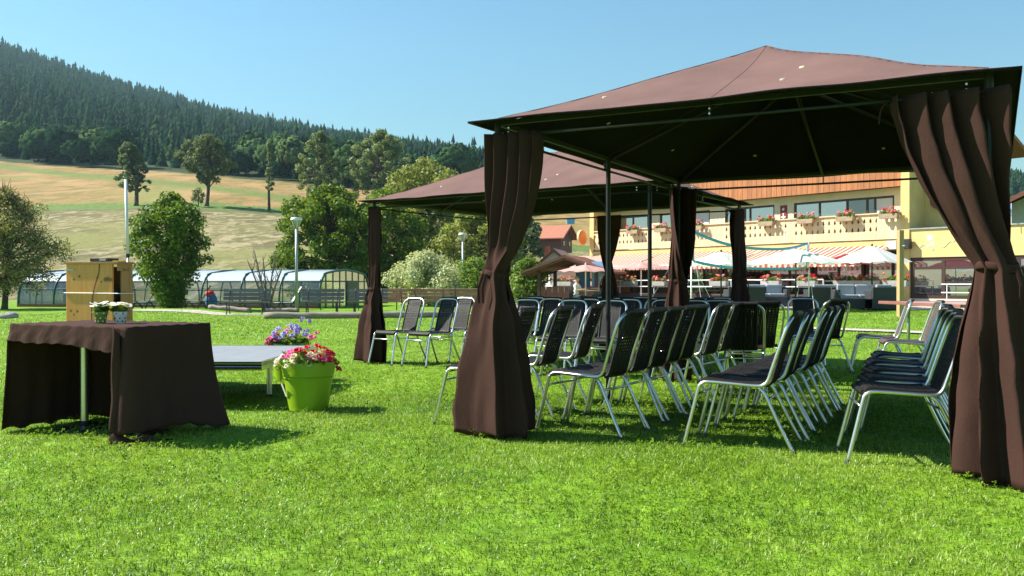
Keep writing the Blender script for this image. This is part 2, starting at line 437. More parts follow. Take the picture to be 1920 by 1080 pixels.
def ground_material():
    m, N, L, out = newmat('ground cover')
    g = N.new('ShaderNodeNewGeometry')
    sp = N.new('ShaderNodeSeparateXYZ'); L.new(g.outputs['Position'], sp.inputs[0])
    def math_(op, a, b=None, clamp=False):
        n = N.new('ShaderNodeMath'); n.operation = op; n.use_clamp = clamp
        for i, q in enumerate((a, b)):
            if q is None: continue
            if isinstance(q, (int, float)): n.inputs[i].default_value = q
            else: L.new(q, n.inputs[i])
        return n.outputs[0]
    def noise(sc, det=5, dist=0.0, st=None):
        src = g.outputs['Position']
        if st:
            mp = N.new('ShaderNodeMapping'); mp.inputs['Scale'].default_value = st; L.new(src, mp.inputs[0]); src = mp.outputs[0]
        n = N.new('ShaderNodeTexNoise'); n.inputs['Scale'].default_value = sc; n.inputs['Detail'].default_value = det; n.inputs['Distortion'].default_value = dist
        L.new(src, n.inputs['Vector']); return n.outputs['Fac']
    def ramp(v, a, b):
        r = N.new('ShaderNodeMapRange'); r.interpolation_type = 'SMOOTHSTEP'; r.inputs[1].default_value = a; r.inputs[2].default_value = b; L.new(v, r.inputs[0]); return r.outputs[0]
    def mix(f, a, b):
        x = N.new('ShaderNodeMix'); x.data_type = 'RGBA'
        L.new(f, x.inputs[0])
        for i, c in ((6, a), (7, b)):
            if isinstance(c, tuple): x.inputs[i].default_value = (*c, 1)
            else: L.new(c, x.inputs[i])
        return x.outputs[2]
    X, Y = sp.outputs[0], sp.outputs[1]
    nb = noise(.12, 6); nm = noise(1.1, 6); nf = noise(.55, 8, 1.0, (1.3, .6, 1)); nd = noise(9, 4)
    lawn = mix(ramp(nm, .35, .65), (.13, .27, .014), (.185, .32, .02))
    lawn = mix(ramp(nd, .4, .7), lawn, (.09, .17, .01))
    hay = mix(ramp(nf, .36, .64), (.21, .175, .075), (.145, .145, .050))
    hay = mix(ramp(noise(.8, 6, 1.0, (1.2, .45, 1)), .5, .6), hay, (.29, .245, .125))
    hay = mix(ramp(noise(.5, 6, 1.2, (1.2, .4, 1)), .54, .64), hay, (.125, .125, .045))
    hay = mix(ramp(noise(.22, 8, 1.0, (.8, .5, 1)), .48, .60), hay, (.12, .105, .045))
    hay = mix(ramp(noise(.4, 8, 1.0, (1.2, .45, 1)), .53, .62), hay, (.30, .255, .14))
    hay = mix(ramp(noise(.035, 4, 1.0), .52, .7), hay, (.19, .19, .06))
    gold = mix(ramp(noise(.3, 8, 1.0, (1.1, .5, 1)), .38, .62), (.29, .18, .062), (.18, .145, .048))
    gold = mix(ramp(noise(.11, 8, 1.0, (.8, .5, 1)), .44, .62), gold, (.34, .225, .092))
    gold = mix(ramp(noise(.022, 4, .8), .55, .72), gold, (.20, .20, .055))
    green = mix(ramp(nm, .3, .7), (.085, .15, .03), (.14, .20, .045))
    wob = math_('ADD', math_('MULTIPLY', math_('SUBTRACT', nb, .5), 12), math_('MULTIPLY', math_('SUBTRACT', noise(.7, 6), .5), 9))
    Yw = math_('ADD', Y, wob)
    c = mix(ramp(Yw, 52, 60), lawn, hay)
    c = mix(ramp(Yw, 139, 142), c, (.12, .115, .05))
    c = mix(ramp(Yw, 142, 146), c, green)
    c = mix(ramp(Yw, 155, 157), c, gold)
    # second green band running obliquely through the standing grass
    Yb = math_('ADD', math_('ADD', Y, math_('MULTIPLY', X, .74)), math_('MULTIPLY', wob, .5))
    d = math_('ABSOLUTE', math_('SUBTRACT', Yb, 141))
    band = math_('MULTIPLY', math_('MULTIPLY', .8, math_('SUBTRACT', 1.0, ramp(d, 2, 9))), ramp(Yw, 157, 160))
    c = mix(band, c, green)
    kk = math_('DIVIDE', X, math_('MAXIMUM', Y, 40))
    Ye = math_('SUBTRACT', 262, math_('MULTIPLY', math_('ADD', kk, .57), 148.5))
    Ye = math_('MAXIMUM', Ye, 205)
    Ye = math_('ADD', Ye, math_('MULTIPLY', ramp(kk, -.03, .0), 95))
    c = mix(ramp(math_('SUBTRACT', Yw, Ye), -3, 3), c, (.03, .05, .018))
    p = principled(N, (.1, .2, .02), .9, 0, .15)
    L.new(c, p.inputs['Base Color'])
    b = N.new('ShaderNodeBump'); b.inputs['Strength'].default_value = .6; b.inputs['Distance'].default_value = .35
    L.new(noise(1.1, 8, .8), b.inputs['Height']); L.new(b.outputs[0], p.inputs['Normal'])
    L.new(p.outputs[0], out.inputs[0])
    return m

NU, NV = 240, 300
uu = np.linspace(-1, 1, NU); vv = np.linspace(0, 1, NV)
gx = 1300 * np.sinh(6.0 * uu) / np.sinh(6.0)
gy = -40 + 1320 * (np.sinh(5.2 * vv) / np.sinh(5.2))
GX, GY = np.meshgrid(gx, gy)
GZ = terrain(GX, GY)
gv = np.stack([GX, GY, GZ], -1).reshape(-1, 3)
ii, jj = np.meshgrid(np.arange(NV - 1), np.arange(NU - 1), indexing='ij')
gf = np.stack([ii * NU + jj, ii * NU + jj + 1, (ii + 1) * NU + jj + 1, (ii + 1) * NU + jj], -1).reshape(-1, 4)
ground = link('ground', fast_mesh('ground', gv, gf, 4, ground_material(), True))
tag(ground, kind='structure')

def strip(name, pts, width, m, lift=.006, kind='structure'):
    """ground-hugging strip along a polyline"""
    P = smooth_path([(p[0], p[1], 0) for p in pts], 8); A = []
    for i, p in enumerate(P):
        d = (P[min(i + 1, len(P) - 1)] - P[max(i - 1, 0)]).normalized(); n = Vector((-d.y, d.x, 0))
        w = width if not hasattr(width, '__len__') else width[0] + (width[1] - width[0]) * i / (len(P) - 1)
        row = []
        for t in (-.5, -.25, 0, .25, .5):
            q = p + n * w * t * (1 + .08 * math.sin(i * 1.7 + t * 9)); row.append((q.x, q.y, tz(q.x, q.y) + lift))
        A.append(row)
    o = MB().grid(A).build(name, m, smooth=True)
    return tag(o, kind=kind)

strip('path', [gp(250, 588), gp(380, 590), gp(520, 590), gp(700, 589), gp(900, 588), gp(1060, 586)], 1.5, M['gravel'], .012)
strip('path', [gp(1500, 618, .05), gp(1590, 621, .05), gp(1690, 624, .05), gp(1800, 628, .05), gp(1960, 632, .05)], .55, M['gravel'], .03)
strip('terrace', [(17.5, 29.5), (13, 33.0), (8, 37.2), (1, 43.5), (-2, 46)], 7.5, M['gravel'], .02)

# ------------------------------------------------------------------ lawn grass
def lown(x, y, s=0):
    return (np.sin(x * 1.9 + 1.3 * np.sin(y * 1.1 + s)) * np.sin(y * 2.3 + 1.7 * np.sin(x * .9 + s)) +
            .6 * np.sin(x * 5.1 + 2 * np.sin(y * 3.7 + s)) * np.sin(y * 4.7 + s))

def grass_zone(n, y0, y1, h, w, segs, kx=.72, side=1.0):
    y = np.sqrt(nrs.uniform(y0 ** 2, y1 ** 2, n)); x = nrs.uniform(-1, 1, n) * (kx * y + side)
    den = lown(x, y, 2)
    keep = nrs.uniform(0, 1, n) < .72 + .22 * den + .2 * lown(x * 3.1, y * 3.3, 7)
    x, y, den = x[keep], y[keep], den[keep]; n = len(x)
    z = terrain(x, y) - .004
    big = nrs.uniform(0, 1, n)
    hh = h * nrs.uniform(.45, 1.15, n) * (1 + .18 * lown(x * .7, y * .7, 5))
    ww = w * nrs.uniform(.6, 1.3, n)
    lean = nrs.uniform(.2, 1.25, n)
    a = nrs.uniform(0, 2 * PI, n); b = a + PI / 2 + nrs.uniform(-.5, .5, n)
    dx, dy = np.cos(a), np.sin(a); sx, sy = np.cos(b), np.sin(b)
    tint = np.clip(.47 + .14 * den + .16 * lown(x * .31, y * .37, 4) + .10 * lown(x * 2.7, y * 2.9, 1) + nrs.normal(0, .24, n), 0, 1)
    tint = np.where(nrs.uniform(0, 1, n) < .03, 1.0, tint)
    p0 = np.stack([x, y, z], -1)
    side_ = np.stack([sx, sy, nrs.uniform(-.35, .35, n)], -1) * ww[:, None] * .5
    def along(t):
        hor = np.sin(lean * t) * hh * t; ver = np.cos(lean * t) * hh * t
        return p0 + np.stack([dx * hor, dy * hor, ver], -1)
    if segs == 2:
        m_ = along(.55)
        V = np.stack([p0, m_ + side_, m_ - side_, along(1.0)], 1).reshape(-1, 3)
        i = np.arange(n)[:, None] * 4
        Fc = np.concatenate([i + np.array([[0, 1, 2]]), i + np.array([[2, 1, 3]])], 0)
        T = np.repeat(tint, 4)
    else:
        V = np.stack([p0 - side_, p0 + side_, along(1.0)], 1).reshape(-1, 3)
        Fc = np.arange(n * 3).reshape(-1, 3); T = np.repeat(tint, 3)
    return V, Fc, T

def grass_material(name='lawn grass', rough=.42, spec=.42):
    m, N, L, out = newmat(name)
    at_ = N.new('ShaderNodeAttribute'); at_.attribute_name = 'tint'
    r = N.new('ShaderNodeValToRGB')
    e = r.color_ramp.elements
    e[0].position = 0.0; e[0].color = (.052, .13, .014, 1)
    e[1].position = 1.0; e[1].color = (.46, .53, .18, 1)
    k = e.new(.45); k.color = (.178, .312, .020, 1)
    k = e.new(.80); k.color = (.288, .41, .045, 1)
    L.new(at_.outputs['Fac'], r.inputs[0])
    p = principled(N, (.1, .2, .02), rough, 0, spec); L.new(r.outputs[0], p.inputs['Base Color'])
    t = N.new('ShaderNodeBsdfTranslucent')
    s2 = N.new('ShaderNodeVectorMath'); s2.operation = 'MULTIPLY'; s2.inputs[1].default_value = (1.2, 1.15, .6)
    L.new(r.outputs[0], s2.inputs[0]); L.new(s2.outputs[0], t.inputs[0])
    a = N.new('ShaderNodeMixShader'); a.inputs[0].default_value = .42
    L.new(p.outputs[0], a.inputs[1]); L.new(t.outputs[0], a.inputs[2]); L.new(a.outputs[0], out.inputs[0])
    return m

GM = grass_material()
parts = [grass_zone(520000, 2.3, 8.5, .036, .0042, 2, .66, .6),
         grass_zone(260000, 8.5, 17, .042, .009, 1, .66, .8),
         grass_zone(190000, 17, 31, .045, .022, 1, .64, .8)]
vs, fs, ts, b = [], [], [], 0
for V, Fc, T in parts:
    vs.append(V); fs.append(Fc + b); ts.append(T); b += len(V)
lawn = link('lawn_grass', fast_mesh('lawn_grass', np.concatenate(vs), np.concatenate(fs), 3, GM, False, np.concatenate(ts)))
tag(lawn, 'short bright green lawn grass covering the ground under the gazebos', 'grass', kind='stuff')

# clover leaves and a few white daisies scattered through the near lawn
def clover(n, y0, y1, r0):
    y = np.sqrt(nrs.uniform(y0 ** 2, y1 ** 2, n)); x = nrs.uniform(-1, 1, n) * (.66 * y + .6)
    keep = lown(x * .8, y * .8, 9) + nrs.normal(0, .5, n) > .05; x, y = x[keep], y[keep]; n = len(x)
    z = terrain(x, y) + nrs.uniform(.02, .05, n)
    V = []; Fq = []
    rot = nrs.uniform(0, 2 * PI, n); r = r0 * nrs.uniform(.6, 1.3, n)
    ti = nrs.uniform(-.9, .9, (n, 2))
    for k in range(3):
        a = rot + k * 2 * PI / 3
        for dr, da in ((.1, 0), (.75, -.55), (1.05, 0), (.75, .55)):
            px = r * dr * np.cos(a + da); py = r * dr * np.sin(a + da)
            V.append(np.stack([x + px, y + py, z + px * ti[:, 0] + py * ti[:, 1]], -1))
    V = np.stack(V, 1).reshape(-1, 3)
    i = np.arange(n)[:, None] * 12
    Fq = np.concatenate([i + np.array([[4 * k, 4 * k + 1, 4 * k + 2, 4 * k + 3]]) for k in range(3)], 0)
    return V, Fq, np.repeat(np.clip(nrs.normal(.46, .2, n), .05, .78), 12)
V, Fq, T = clover(60000, 2.3, 11, .0135)
cl = link('clover', fast_mesh('clover', V, Fq, 4, grass_material('clover leaf', .8, .05), False, T))
tag(cl, 'small clover leaves mixed into the near lawn grass', 'clover', kind='stuff')

# ------------------------------------------------------------------ forest on the hill (one mass)
def conifer_template(n=7, tiers=5):
    v, f = [], []
    for t in range(tiers):
        z0 = .08 + .92 * t / tiers * .93; z1 = z0 + (1 - z0) * (.52 if t < tiers - 1 else 1.0)
        r = .17 * (1 - t / tiers) ** .9 + .012
        b = len(v)
        for j in range(n):
            a = 2 * PI * (j + .5 * (t % 2)) / n; q = r * (1.0 if j % 2 else .62)
            v.append((q * math.cos(a), q * math.sin(a), z0 + (.03 if j % 2 == 0 else 0)))
        v.append((0, 0, z1))
        f += [(b + j, b + (j + 1) % n, b + n) for j in range(n)]
    return np.array(v), np.array(f)

def blob_template(n=60, seed=3):
    """rounded broadleaf crown made of facing leaf masses"""
    r_ = np.random.RandomState(seed); V, Fc = [], []
    for i in range(n):
        d = r_.normal(size=3); d[2] = abs(d[2]) * 1.1 - .35; d /= np.linalg.norm(d)
        c = d * np.array([.42, .42, .40]) * r_.uniform(.5, 1.12) + np.array([0, 0, .58])
        u = np.cross(d, r_.normal(size=3)); u /= np.linalg.norm(u); w = np.cross(d, u)
        s_ = r_.uniform(.045, .11)
        b = len(V)
        for k in range(5):
            a = 2 * PI * k / 5; q = s_ * r_.uniform(.6, 1.2); V.append(c + u * q * math.cos(a) + w * q * math.sin(a) - d * r_.uniform(0, .05))
        V.append(c + d * s_ * .45)
        Fc += [(b + k, b + (k + 1) % 5, b + 5) for k in range(5)]
    return np.array(V), np.array(Fc)

def scatter(tmpls, x, y, h, wd, sink=.3, tmin=0, tmax=1):
    VS, FS, TS, b = [], [], [], 0
    z = terrain(x, y)
    which = nrs.randint(0, len(tmpls), len(x))
    for q, (tv, tf) in enumerate(tmpls):
        s_ = which == q; n = s_.sum()
        if not n: continue
        a = nrs.uniform(0, 2 * PI, n); ca, sa = np.cos(a), np.sin(a)
        jx = tv[None, :, 0] * ca[:, None] - tv[None, :, 1] * sa[:, None]; jy = tv[None, :, 0] * sa[:, None] + tv[None, :, 1] * ca[:, None]
        V = np.stack([x[s_][:, None] + jx * wd[s_][:, None], y[s_][:, None] + jy * wd[s_][:, None], z[s_][:, None] - sink + tv[None, :, 2] * h[s_][:, None]], -1)
        VS.append(V.reshape(-1, 3)); FS.append((tf[None] + (np.arange(n) * len(tv))[:, None, None] + b).reshape(-1, 3)); b += n * len(tv)
        TS.append(np.repeat(nrs.uniform(tmin, tmax, n), len(tv)))
    return np.concatenate(VS), np.concatenate(FS), np.concatenate(TS)

def forest_material(name, cols):
    m, N, L, out = newmat(name)
    at_ = N.new('ShaderNodeAttribute'); at_.attribute_name = 'tint'
    r = N.new('ShaderNodeValToRGB'); e = r.color_ramp.elements
    e[0].color = (*cols[0], 1); e[1].color = (*cols[-1], 1)
    for i, c in enumerate(cols[1:-1]): k = e.new((i + 1) / (len(cols) - 1)); k.color = (*c, 1)
    L.new(at_.outputs['Fac'], r.inputs[0])
    g = N.new('ShaderNodeNewGeometry'); nz = N.new('ShaderNodeTexNoise'); nz.inputs['Scale'].default_value = 1.2; nz.inputs['Detail'].default_value = 4
    L.new(g.outputs['Position'], nz.inputs['Vector'])
    mr = N.new('ShaderNodeMapRange'); mr.inputs[1].default_value = .3; mr.inputs[2].default_value = .7; mr.inputs[3].default_value = .55; mr.inputs[4].default_value = 1.45
    L.new(nz.outputs['Fac'], mr.inputs[0])
    sc = N.new('ShaderNodeVectorMath'); sc.operation = 'SCALE'; L.new(r.outputs[0], sc.inputs[0]); L.new(mr.outputs[0], sc.inputs['Scale'])
    p = principled(N, cols[0], .9, 0, .0); L.new(sc.outputs[0], p.inputs['Base Color'])
    L.new(p.outputs[0], out.inputs[0])
    return m

n = 18000
edge = lambda k: np.maximum(262 - 148.5 * (k + .57), 205) + 95 * ss(-.03, 0, k)
fy = np.sqrt(nrs.uniform(205 ** 2, 1040 ** 2, n)); fk = nrs.uniform(-.78, .62, n); fx = fk * fy
keep = (fy > edge(fk) + 14) & ~((fk > -.02) & (fy < 420))
fx, fy = fx[keep], fy[keep]
fh = nrs.uniform(9, 18, len(fx)) * (1 + .25 * (nrs.uniform(0, 1, len(fx)) > .93)); fh = fh * np.clip(fy / 480, .5, 1.0); fw = fh * nrs.uniform(1.15, 1.8, len(fx))
V, Fc, T = scatter([conifer_template(7, 5), conifer_template(8, 6), conifer_template(6, 5)], fx, fy, fh, fw, 1.0)
M['spruce'] = forest_material('spruce forest', [(.006, .021, .012), (.009, .029, .014), (.015, .040, .016), (.030, .055, .020)])
tag(link('spruce_forest', fast_mesh('spruce_forest', V, Fc, 3, M['spruce'], False, T)),
    'dense dark spruce forest covering the hillside up to the ridge', 'forest', kind='stuff')
n = 900
by = nrs.uniform(0, 150, n); bk = nrs.uniform(-.75, -.03, n); 
by = by + edge(bk) + 2; pr = .75 * np.clip(1.1 - (by - edge(bk)) / (22 + 120 * np.clip(np.sin(bk * 24 + 1.2), 0, 1)), 0, 1) * (.35 + .65 * (np.sin(bk * 24 + 1.2) > -.2))
bx = bk * by
keep = nrs.uniform(0, 1, n) < pr; bx, by = bx[keep], by[keep]
bh = nrs.uniform(6, 13, len(bx)); bw = bh * nrs.uniform(.8, 1.15, len(bx))
V, Fc, T = scatter([blob_template(210, 3), blob_template(190, 5), blob_template(200, 8)], bx, by, bh, bw, 1.5)
M['broad'] = forest_material('broadleaf wood', [(.010, .028, .013), (.018, .044, .017), (.036, .075, .026), (.085, .13, .045)])
tag(link('broadleaf_wood', fast_mesh('broadleaf_wood', V, Fc, 3, M['broad'], False, T)),
    'rounded mid green broadleaf trees massed along the foot of the spruce forest', 'wood', kind='stuff')

# ------------------------------------------------------------------ single trees
LEAF = {
 'dark': leafmat('dark green leaves', (.048, .105, .015), (.15, .24, .030), .46),
 'maple': leafmat('maple leaves', (.066, .135, .017), (.215, .32, .040), .48),
 'olive': leafmat('olive leaves', (.14, .19, .045), (.36, .41, .14), .45),
 'grey': leafmat('grey green leaves', (.095, .15, .07), (.21, .28, .13), .42),
 'pale': leafmat('pale variegated leaves', (.24, .30, .13), (.62, .66, .44), .35),
 'fresh': leafmat('fresh green leaves', (.085, .17, .028), (.25, .37, .07), .48),
 'ash': leafmat('ash leaves', (.085, .13, .055), (.23, .30, .13), .42),
 'twig': leafmat('sparse brownish leaves', (.15, .16, .07), (.32, .31, .15), .4),
}

def leaves(centres, radii, n, size, flat=.5, seed=0, shape=(1, 1, .8)):
    r_ = np.random.RandomState(seed)
    C = np.asarray(centres, float); Rr = np.asarray(radii, float)
    w = Rr ** 2; pick = r_.choice(len(C), n, p=w / w.sum())
    d = r_.normal(size=(n, 3)); d /= np.linalg.norm(d, axis=1)[:, None]
    rad = r_.uniform(0, 1, n) ** .45
    P = C[pick] + d * (rad * Rr[pick])[:, None] * np.array(shape)
    nrm = d * .7 + r_.normal(size=(n, 3)) * .55 + np.array([0, 0, flat]); nrm /= np.linalg.norm(nrm, axis=1)[:, None]
    u = np.cross(nrm, r_.normal(size=(n, 3))); u /= np.linalg.norm(u, axis=1)[:, None]; v = np.cross(nrm, u)
    s = size * r_.uniform(.55, 1.3, n)[:, None]
    V = np.stack([P - u * s * .55, P + v * s * .33 + nrm * s * .1, P + u * s * .6, P - v * s * .33 + nrm * s * .1], 1).reshape(-1, 3)
    return V, np.arange(n * 4).reshape(-1, 4)

def make_tree(name, label, cat, base, h, rx, crown_lo, leaf, nleaf, lsize, nclump=26, clump=.30, trunk_r=None, bark='bark',
              seed=1, group=None, profile=None, stems=1, ry=None, shape=(1, 1, .8), lean=(0, 0), bare=0, flat=.5):
    """base (x,y); crown from crown_lo to h; profile(t) -> relative radius over the crown height"""
    rg = random.Random(seed)
    z0 = tz(*base) - .05
    root = empty(name, (base[0], base[1], z0), 0, label, cat, group)
    tr = trunk_r or h * .022
    prof = profile or (lambda t: math.sin(PI * min(1, max(0, .12 + .86 * t))) ** .6)
    ry = ry or rx
    C, Rr = [], []
    hc = h - .75 * clump * rx
    for i in range(nclump):
        t = (i + .5) / nclump; a = i * 2.399963 + rg.uniform(-.5, .5)
        q = prof(t) * (rg.uniform(.45, .95) if i % 4 else rg.uniform(.05, .5)) if t < .93 else prof(t) * rg.uniform(0, .4)
        z = crown_lo + (hc - crown_lo) * t
        C.append((q * rx * math.cos(a) + lean[0] * t, q * ry * math.sin(a) + lean[1] * t, z)); Rr.append(clump * rx * rg.uniform(.7, 1.3))
    mb = MB()
    for sidx in range(stems):
        a = sidx * 2 * PI / max(stems, 1) + .4; off = 0 if stems == 1 else tr * 2.2
        top = (lean[0] * .7 + off * 4 * math.cos(a), lean[1] * .7 + off * 4 * math.sin(a), crown_lo + (h - crown_lo) * .72)
        b0 = (off * math.cos(a), off * math.sin(a), -.1)
        mid = tuple(b0[k] * .45 + top[k] * .55 + (rg.uniform(-.04, .04) * h if k < 2 else 0) for k in range(3))
        P = smooth_path([b0, mid, top], 5)
        mb.tube(P, [tr * (1.25 if i == 0 else 1) * (1 - .85 * i / (len(P) - 1)) + .008 for i in range(len(P))], 7)
        for i, c in enumerate(C):
            if i % stems != sidx: continue
            j = max(1, min(len(P) - 2, int(len(P) * (.3 + .6 * max(0, (c[2] - crown_lo)) / (h - crown_lo) * .8))))
            s0 = P[j]; e = Vector(c); m_ = s0.lerp(e, .5) + Vector((0, 0, .04 * h * rg.uniform(-.2, 1)))
            mb.tube(smooth_path([s0, m_, e], 3), [tr * .34 * (1 - k / 7.5) for k in range(7)], 5)
            for _ in range(bare):
                e2 = e + Vector((rg.uniform(-1, 1), rg.uniform(-1, 1), rg.uniform(-.2, 1))) * clump * rx * 1.4
                mb.tube([e.lerp(s0, .3), e.lerp(e2, .5) + Vector((0, 0, rg.uniform(-.1, .1))), e2], [tr * .14, tr * .1, tr * .04], 4)
    mb.build('trunk', M[bark], root, smooth=True)
    if nleaf:
        V, Fq = leaves(C, Rr, nleaf, lsize, flat, seed, shape)
        V[:, 2] = np.maximum(V[:, 2], .06)
        link('crown', fast_mesh('crown', V, Fq, 4, LEAF[leaf]), root)
    return root

egg = lambda t: math.sin(PI * min(1, .2 + .78 * t)) ** .55
ball = lambda t: max(.05, 1 - (2 * t - 1) ** 2) ** .5
low = lambda t: max(.05, 1 - max(0, t) ** 2.2) ** .6

def by_px(x, ytop, d):
    """ground position and height of a tree whose top shows at x, ytop from a distance d"""
    X, Y, Z = at(x, ytop, d)
    return (X, Y), Z - tz(X, Y) + .05
def ptree(name, label, cat, x, ytop, d, rx, lo, leaf, nl, ls, nc, cl, tr, **k):
    b_, h_ = by_px(x, ytop, d)
    return make_tree(name, label, cat, b_, h_, rx, lo, leaf, nl, ls, nc, cl, tr, **k)
ptree('leafy_tree', 'dense dark green bushy tree in front of the glazed pool cover', 'tree', 322, 358, 35.6, 1.75, .25, 'dark', 19000, .13, 110, .23, .06,
      seed=21, stems=3, profile=lambda t: .30 + .35 * t if t < .25 else (.62 + .40 * math.sin(PI * min(1, (t - .25) / .85)) if t < .9 else .42), flat=.3)
ptree('maple_tree', 'big dense green maple behind the right end of the pool cover', 'tree', 618, 341, 57, 3.3, .6, 'maple', 26000, 0.21, 120, 0.2, .2,
      seed=5, profile=lambda t: .75 + .3 * math.sin(PI * min(1, .1 + .75 * t)) if t < .88 else .5, flat=.3)
ptree('maple_tree', 'dark broad tree between the maple and the gazebo roof', 'tree', 720, 352, 61, 3.4, .3, 'maple', 14000, 0.24, 80, 0.22, .18, seed=6, profile=egg)
ptree('willow_tree', 'olive green willow rising behind the brown gazebo roof', 'tree', 800, 296, 80, 5.4, .6, 'olive', 22000, 0.27, 120, 0.16, .22, seed=8, profile=egg, flat=.2)
ptree('willow_tree', 'shaded olive tree behind the second lamp post', 'tree', 900, 372, 66, 3.8, .3, 'olive', 13000, 0.26, 80, 0.2, .18, seed=9, profile=egg)
ptree('willow_tree', 'grey green tree left of the chalet on the slope', 'tree', 985, 400, 96, 2.6, .3, 'grey', 6000, .36, 40, .28, .16, seed=19, profile=egg)
ptree('variegated_shrub', 'large pale cream and green variegated shrub behind the benches', 'shrub', 800, 468, 43, 2.35, .15, 'pale', 17000, .12, 70, .22, .05, seed=10, stems=4, profile=low)
ptree('green_shrub', 'mid green shrub between the pale shrub and the gazebo curtain', 'shrub', 890, 478, 45.5, 1.6, .15, 'fresh', 8000, .12, 44, .27, .05, seed=11, stems=4, profile=low)
ptree('green_shrub', 'fresh green rounded shrub beside the timber shelter', 'shrub', 990, 482, 41.5, 1.15, .15, 'fresh', 9000, .12, 46, .28, .05, seed=12, stems=4, profile=low)
ptree('field_tree', 'grey green pine-like tree with leaning crown standing in the field', 'tree', 256, 264, 150, 3.2, 2.6, 'grey', 7000, 0.34, 70, 0.17, .40,
      seed=31, lean=(-1.4, 0), profile=lambda t: 1.0 - .55 * t)
ptree('field_tree', 'tall round-crowned ash tree with a bare dark trunk in the field', 'tree', 388, 249, 150, 4.7, 4.4, 'ash', 9000, 0.36, 80, 0.155, .36, seed=32, profile=ball)
ptree('field_tree', 'thin pollarded tree with tufts along its upright trunk', 'tree', 505, 265, 150, 1.0, 3.5, 'grey', 1500, 0.3, 24, 0.34, .26, seed=33, profile=lambda t: 1.0 if t < .55 else .35)
ptree('field_tree', 'pale green ash tree beside the upper edge of the maple', 'tree', 602, 244, 155, 4.6, 1.5, 'ash', 10000, 0.38, 90, 0.15, .3, seed=34, profile=egg)
ptree('field_tree', 'wide pale green tree rising above the olive willow', 'tree', 715, 242, 158, 6.4, 1.0, 'ash', 14000, 0.38, 110, 0.135, .34, seed=35, profile=egg)
ptree('field_bush', 'small half bare bush at the foot of the ash tree', 'bush', 372, 350, 148, 1.2, 1.0, 'grey', 400, .36, 10, .45, .1, seed=36, bare=2)
ptree('bare_willow', 'wide twiggy brownish willow with drooping branches beside the pool cover', 'tree', 8, 345, 37.5, 2.5, .9, 'twig', 26000, .095, 110, .21, .13,
      seed=41, bare=4, profile=lambda t: .95 * math.sin(PI * min(1, .2 + .75 * t)), flat=.1)
X_, Y_ = gp(480, 586)
pl = empty('pruned_shrub', (X_, Y_ + 1.5, 0), 0, 'leafless pruned shrub with upright grey branches behind the bench', 'shrub')
mb = MB(); rg = random.Random(4)
for k in range(7):
    a = k * .9; r1 = .25 + .1 * (k % 3); hgt = rg.uniform(1.5, 2.6)
    P = smooth_path([(.08 * math.cos(a), .08 * math.sin(a), -.05), (r1 * math.cos(a), .4 * r1 * math.sin(a), hgt * .45), (r1 * 2.4 * math.cos(a), .6 * r1 * math.sin(a), hgt)], 4)
    mb.tube(P, [.065 * (1 - .75 * i / (len(P) - 1)) for i in range(len(P))], 6)
    for q in range(3):
        s0 = P[4 + q]; mb.tube([s0, s0 + Vector((rg.uniform(-.2, .2), rg.uniform(-.15, .15), .3)), s0 + Vector((rg.uniform(-.35, .35), rg.uniform(-.2, .2), .65))], [.022, .016, .006], 5)
mb.build('branches', M['bark_grey'], pl, smooth=True)

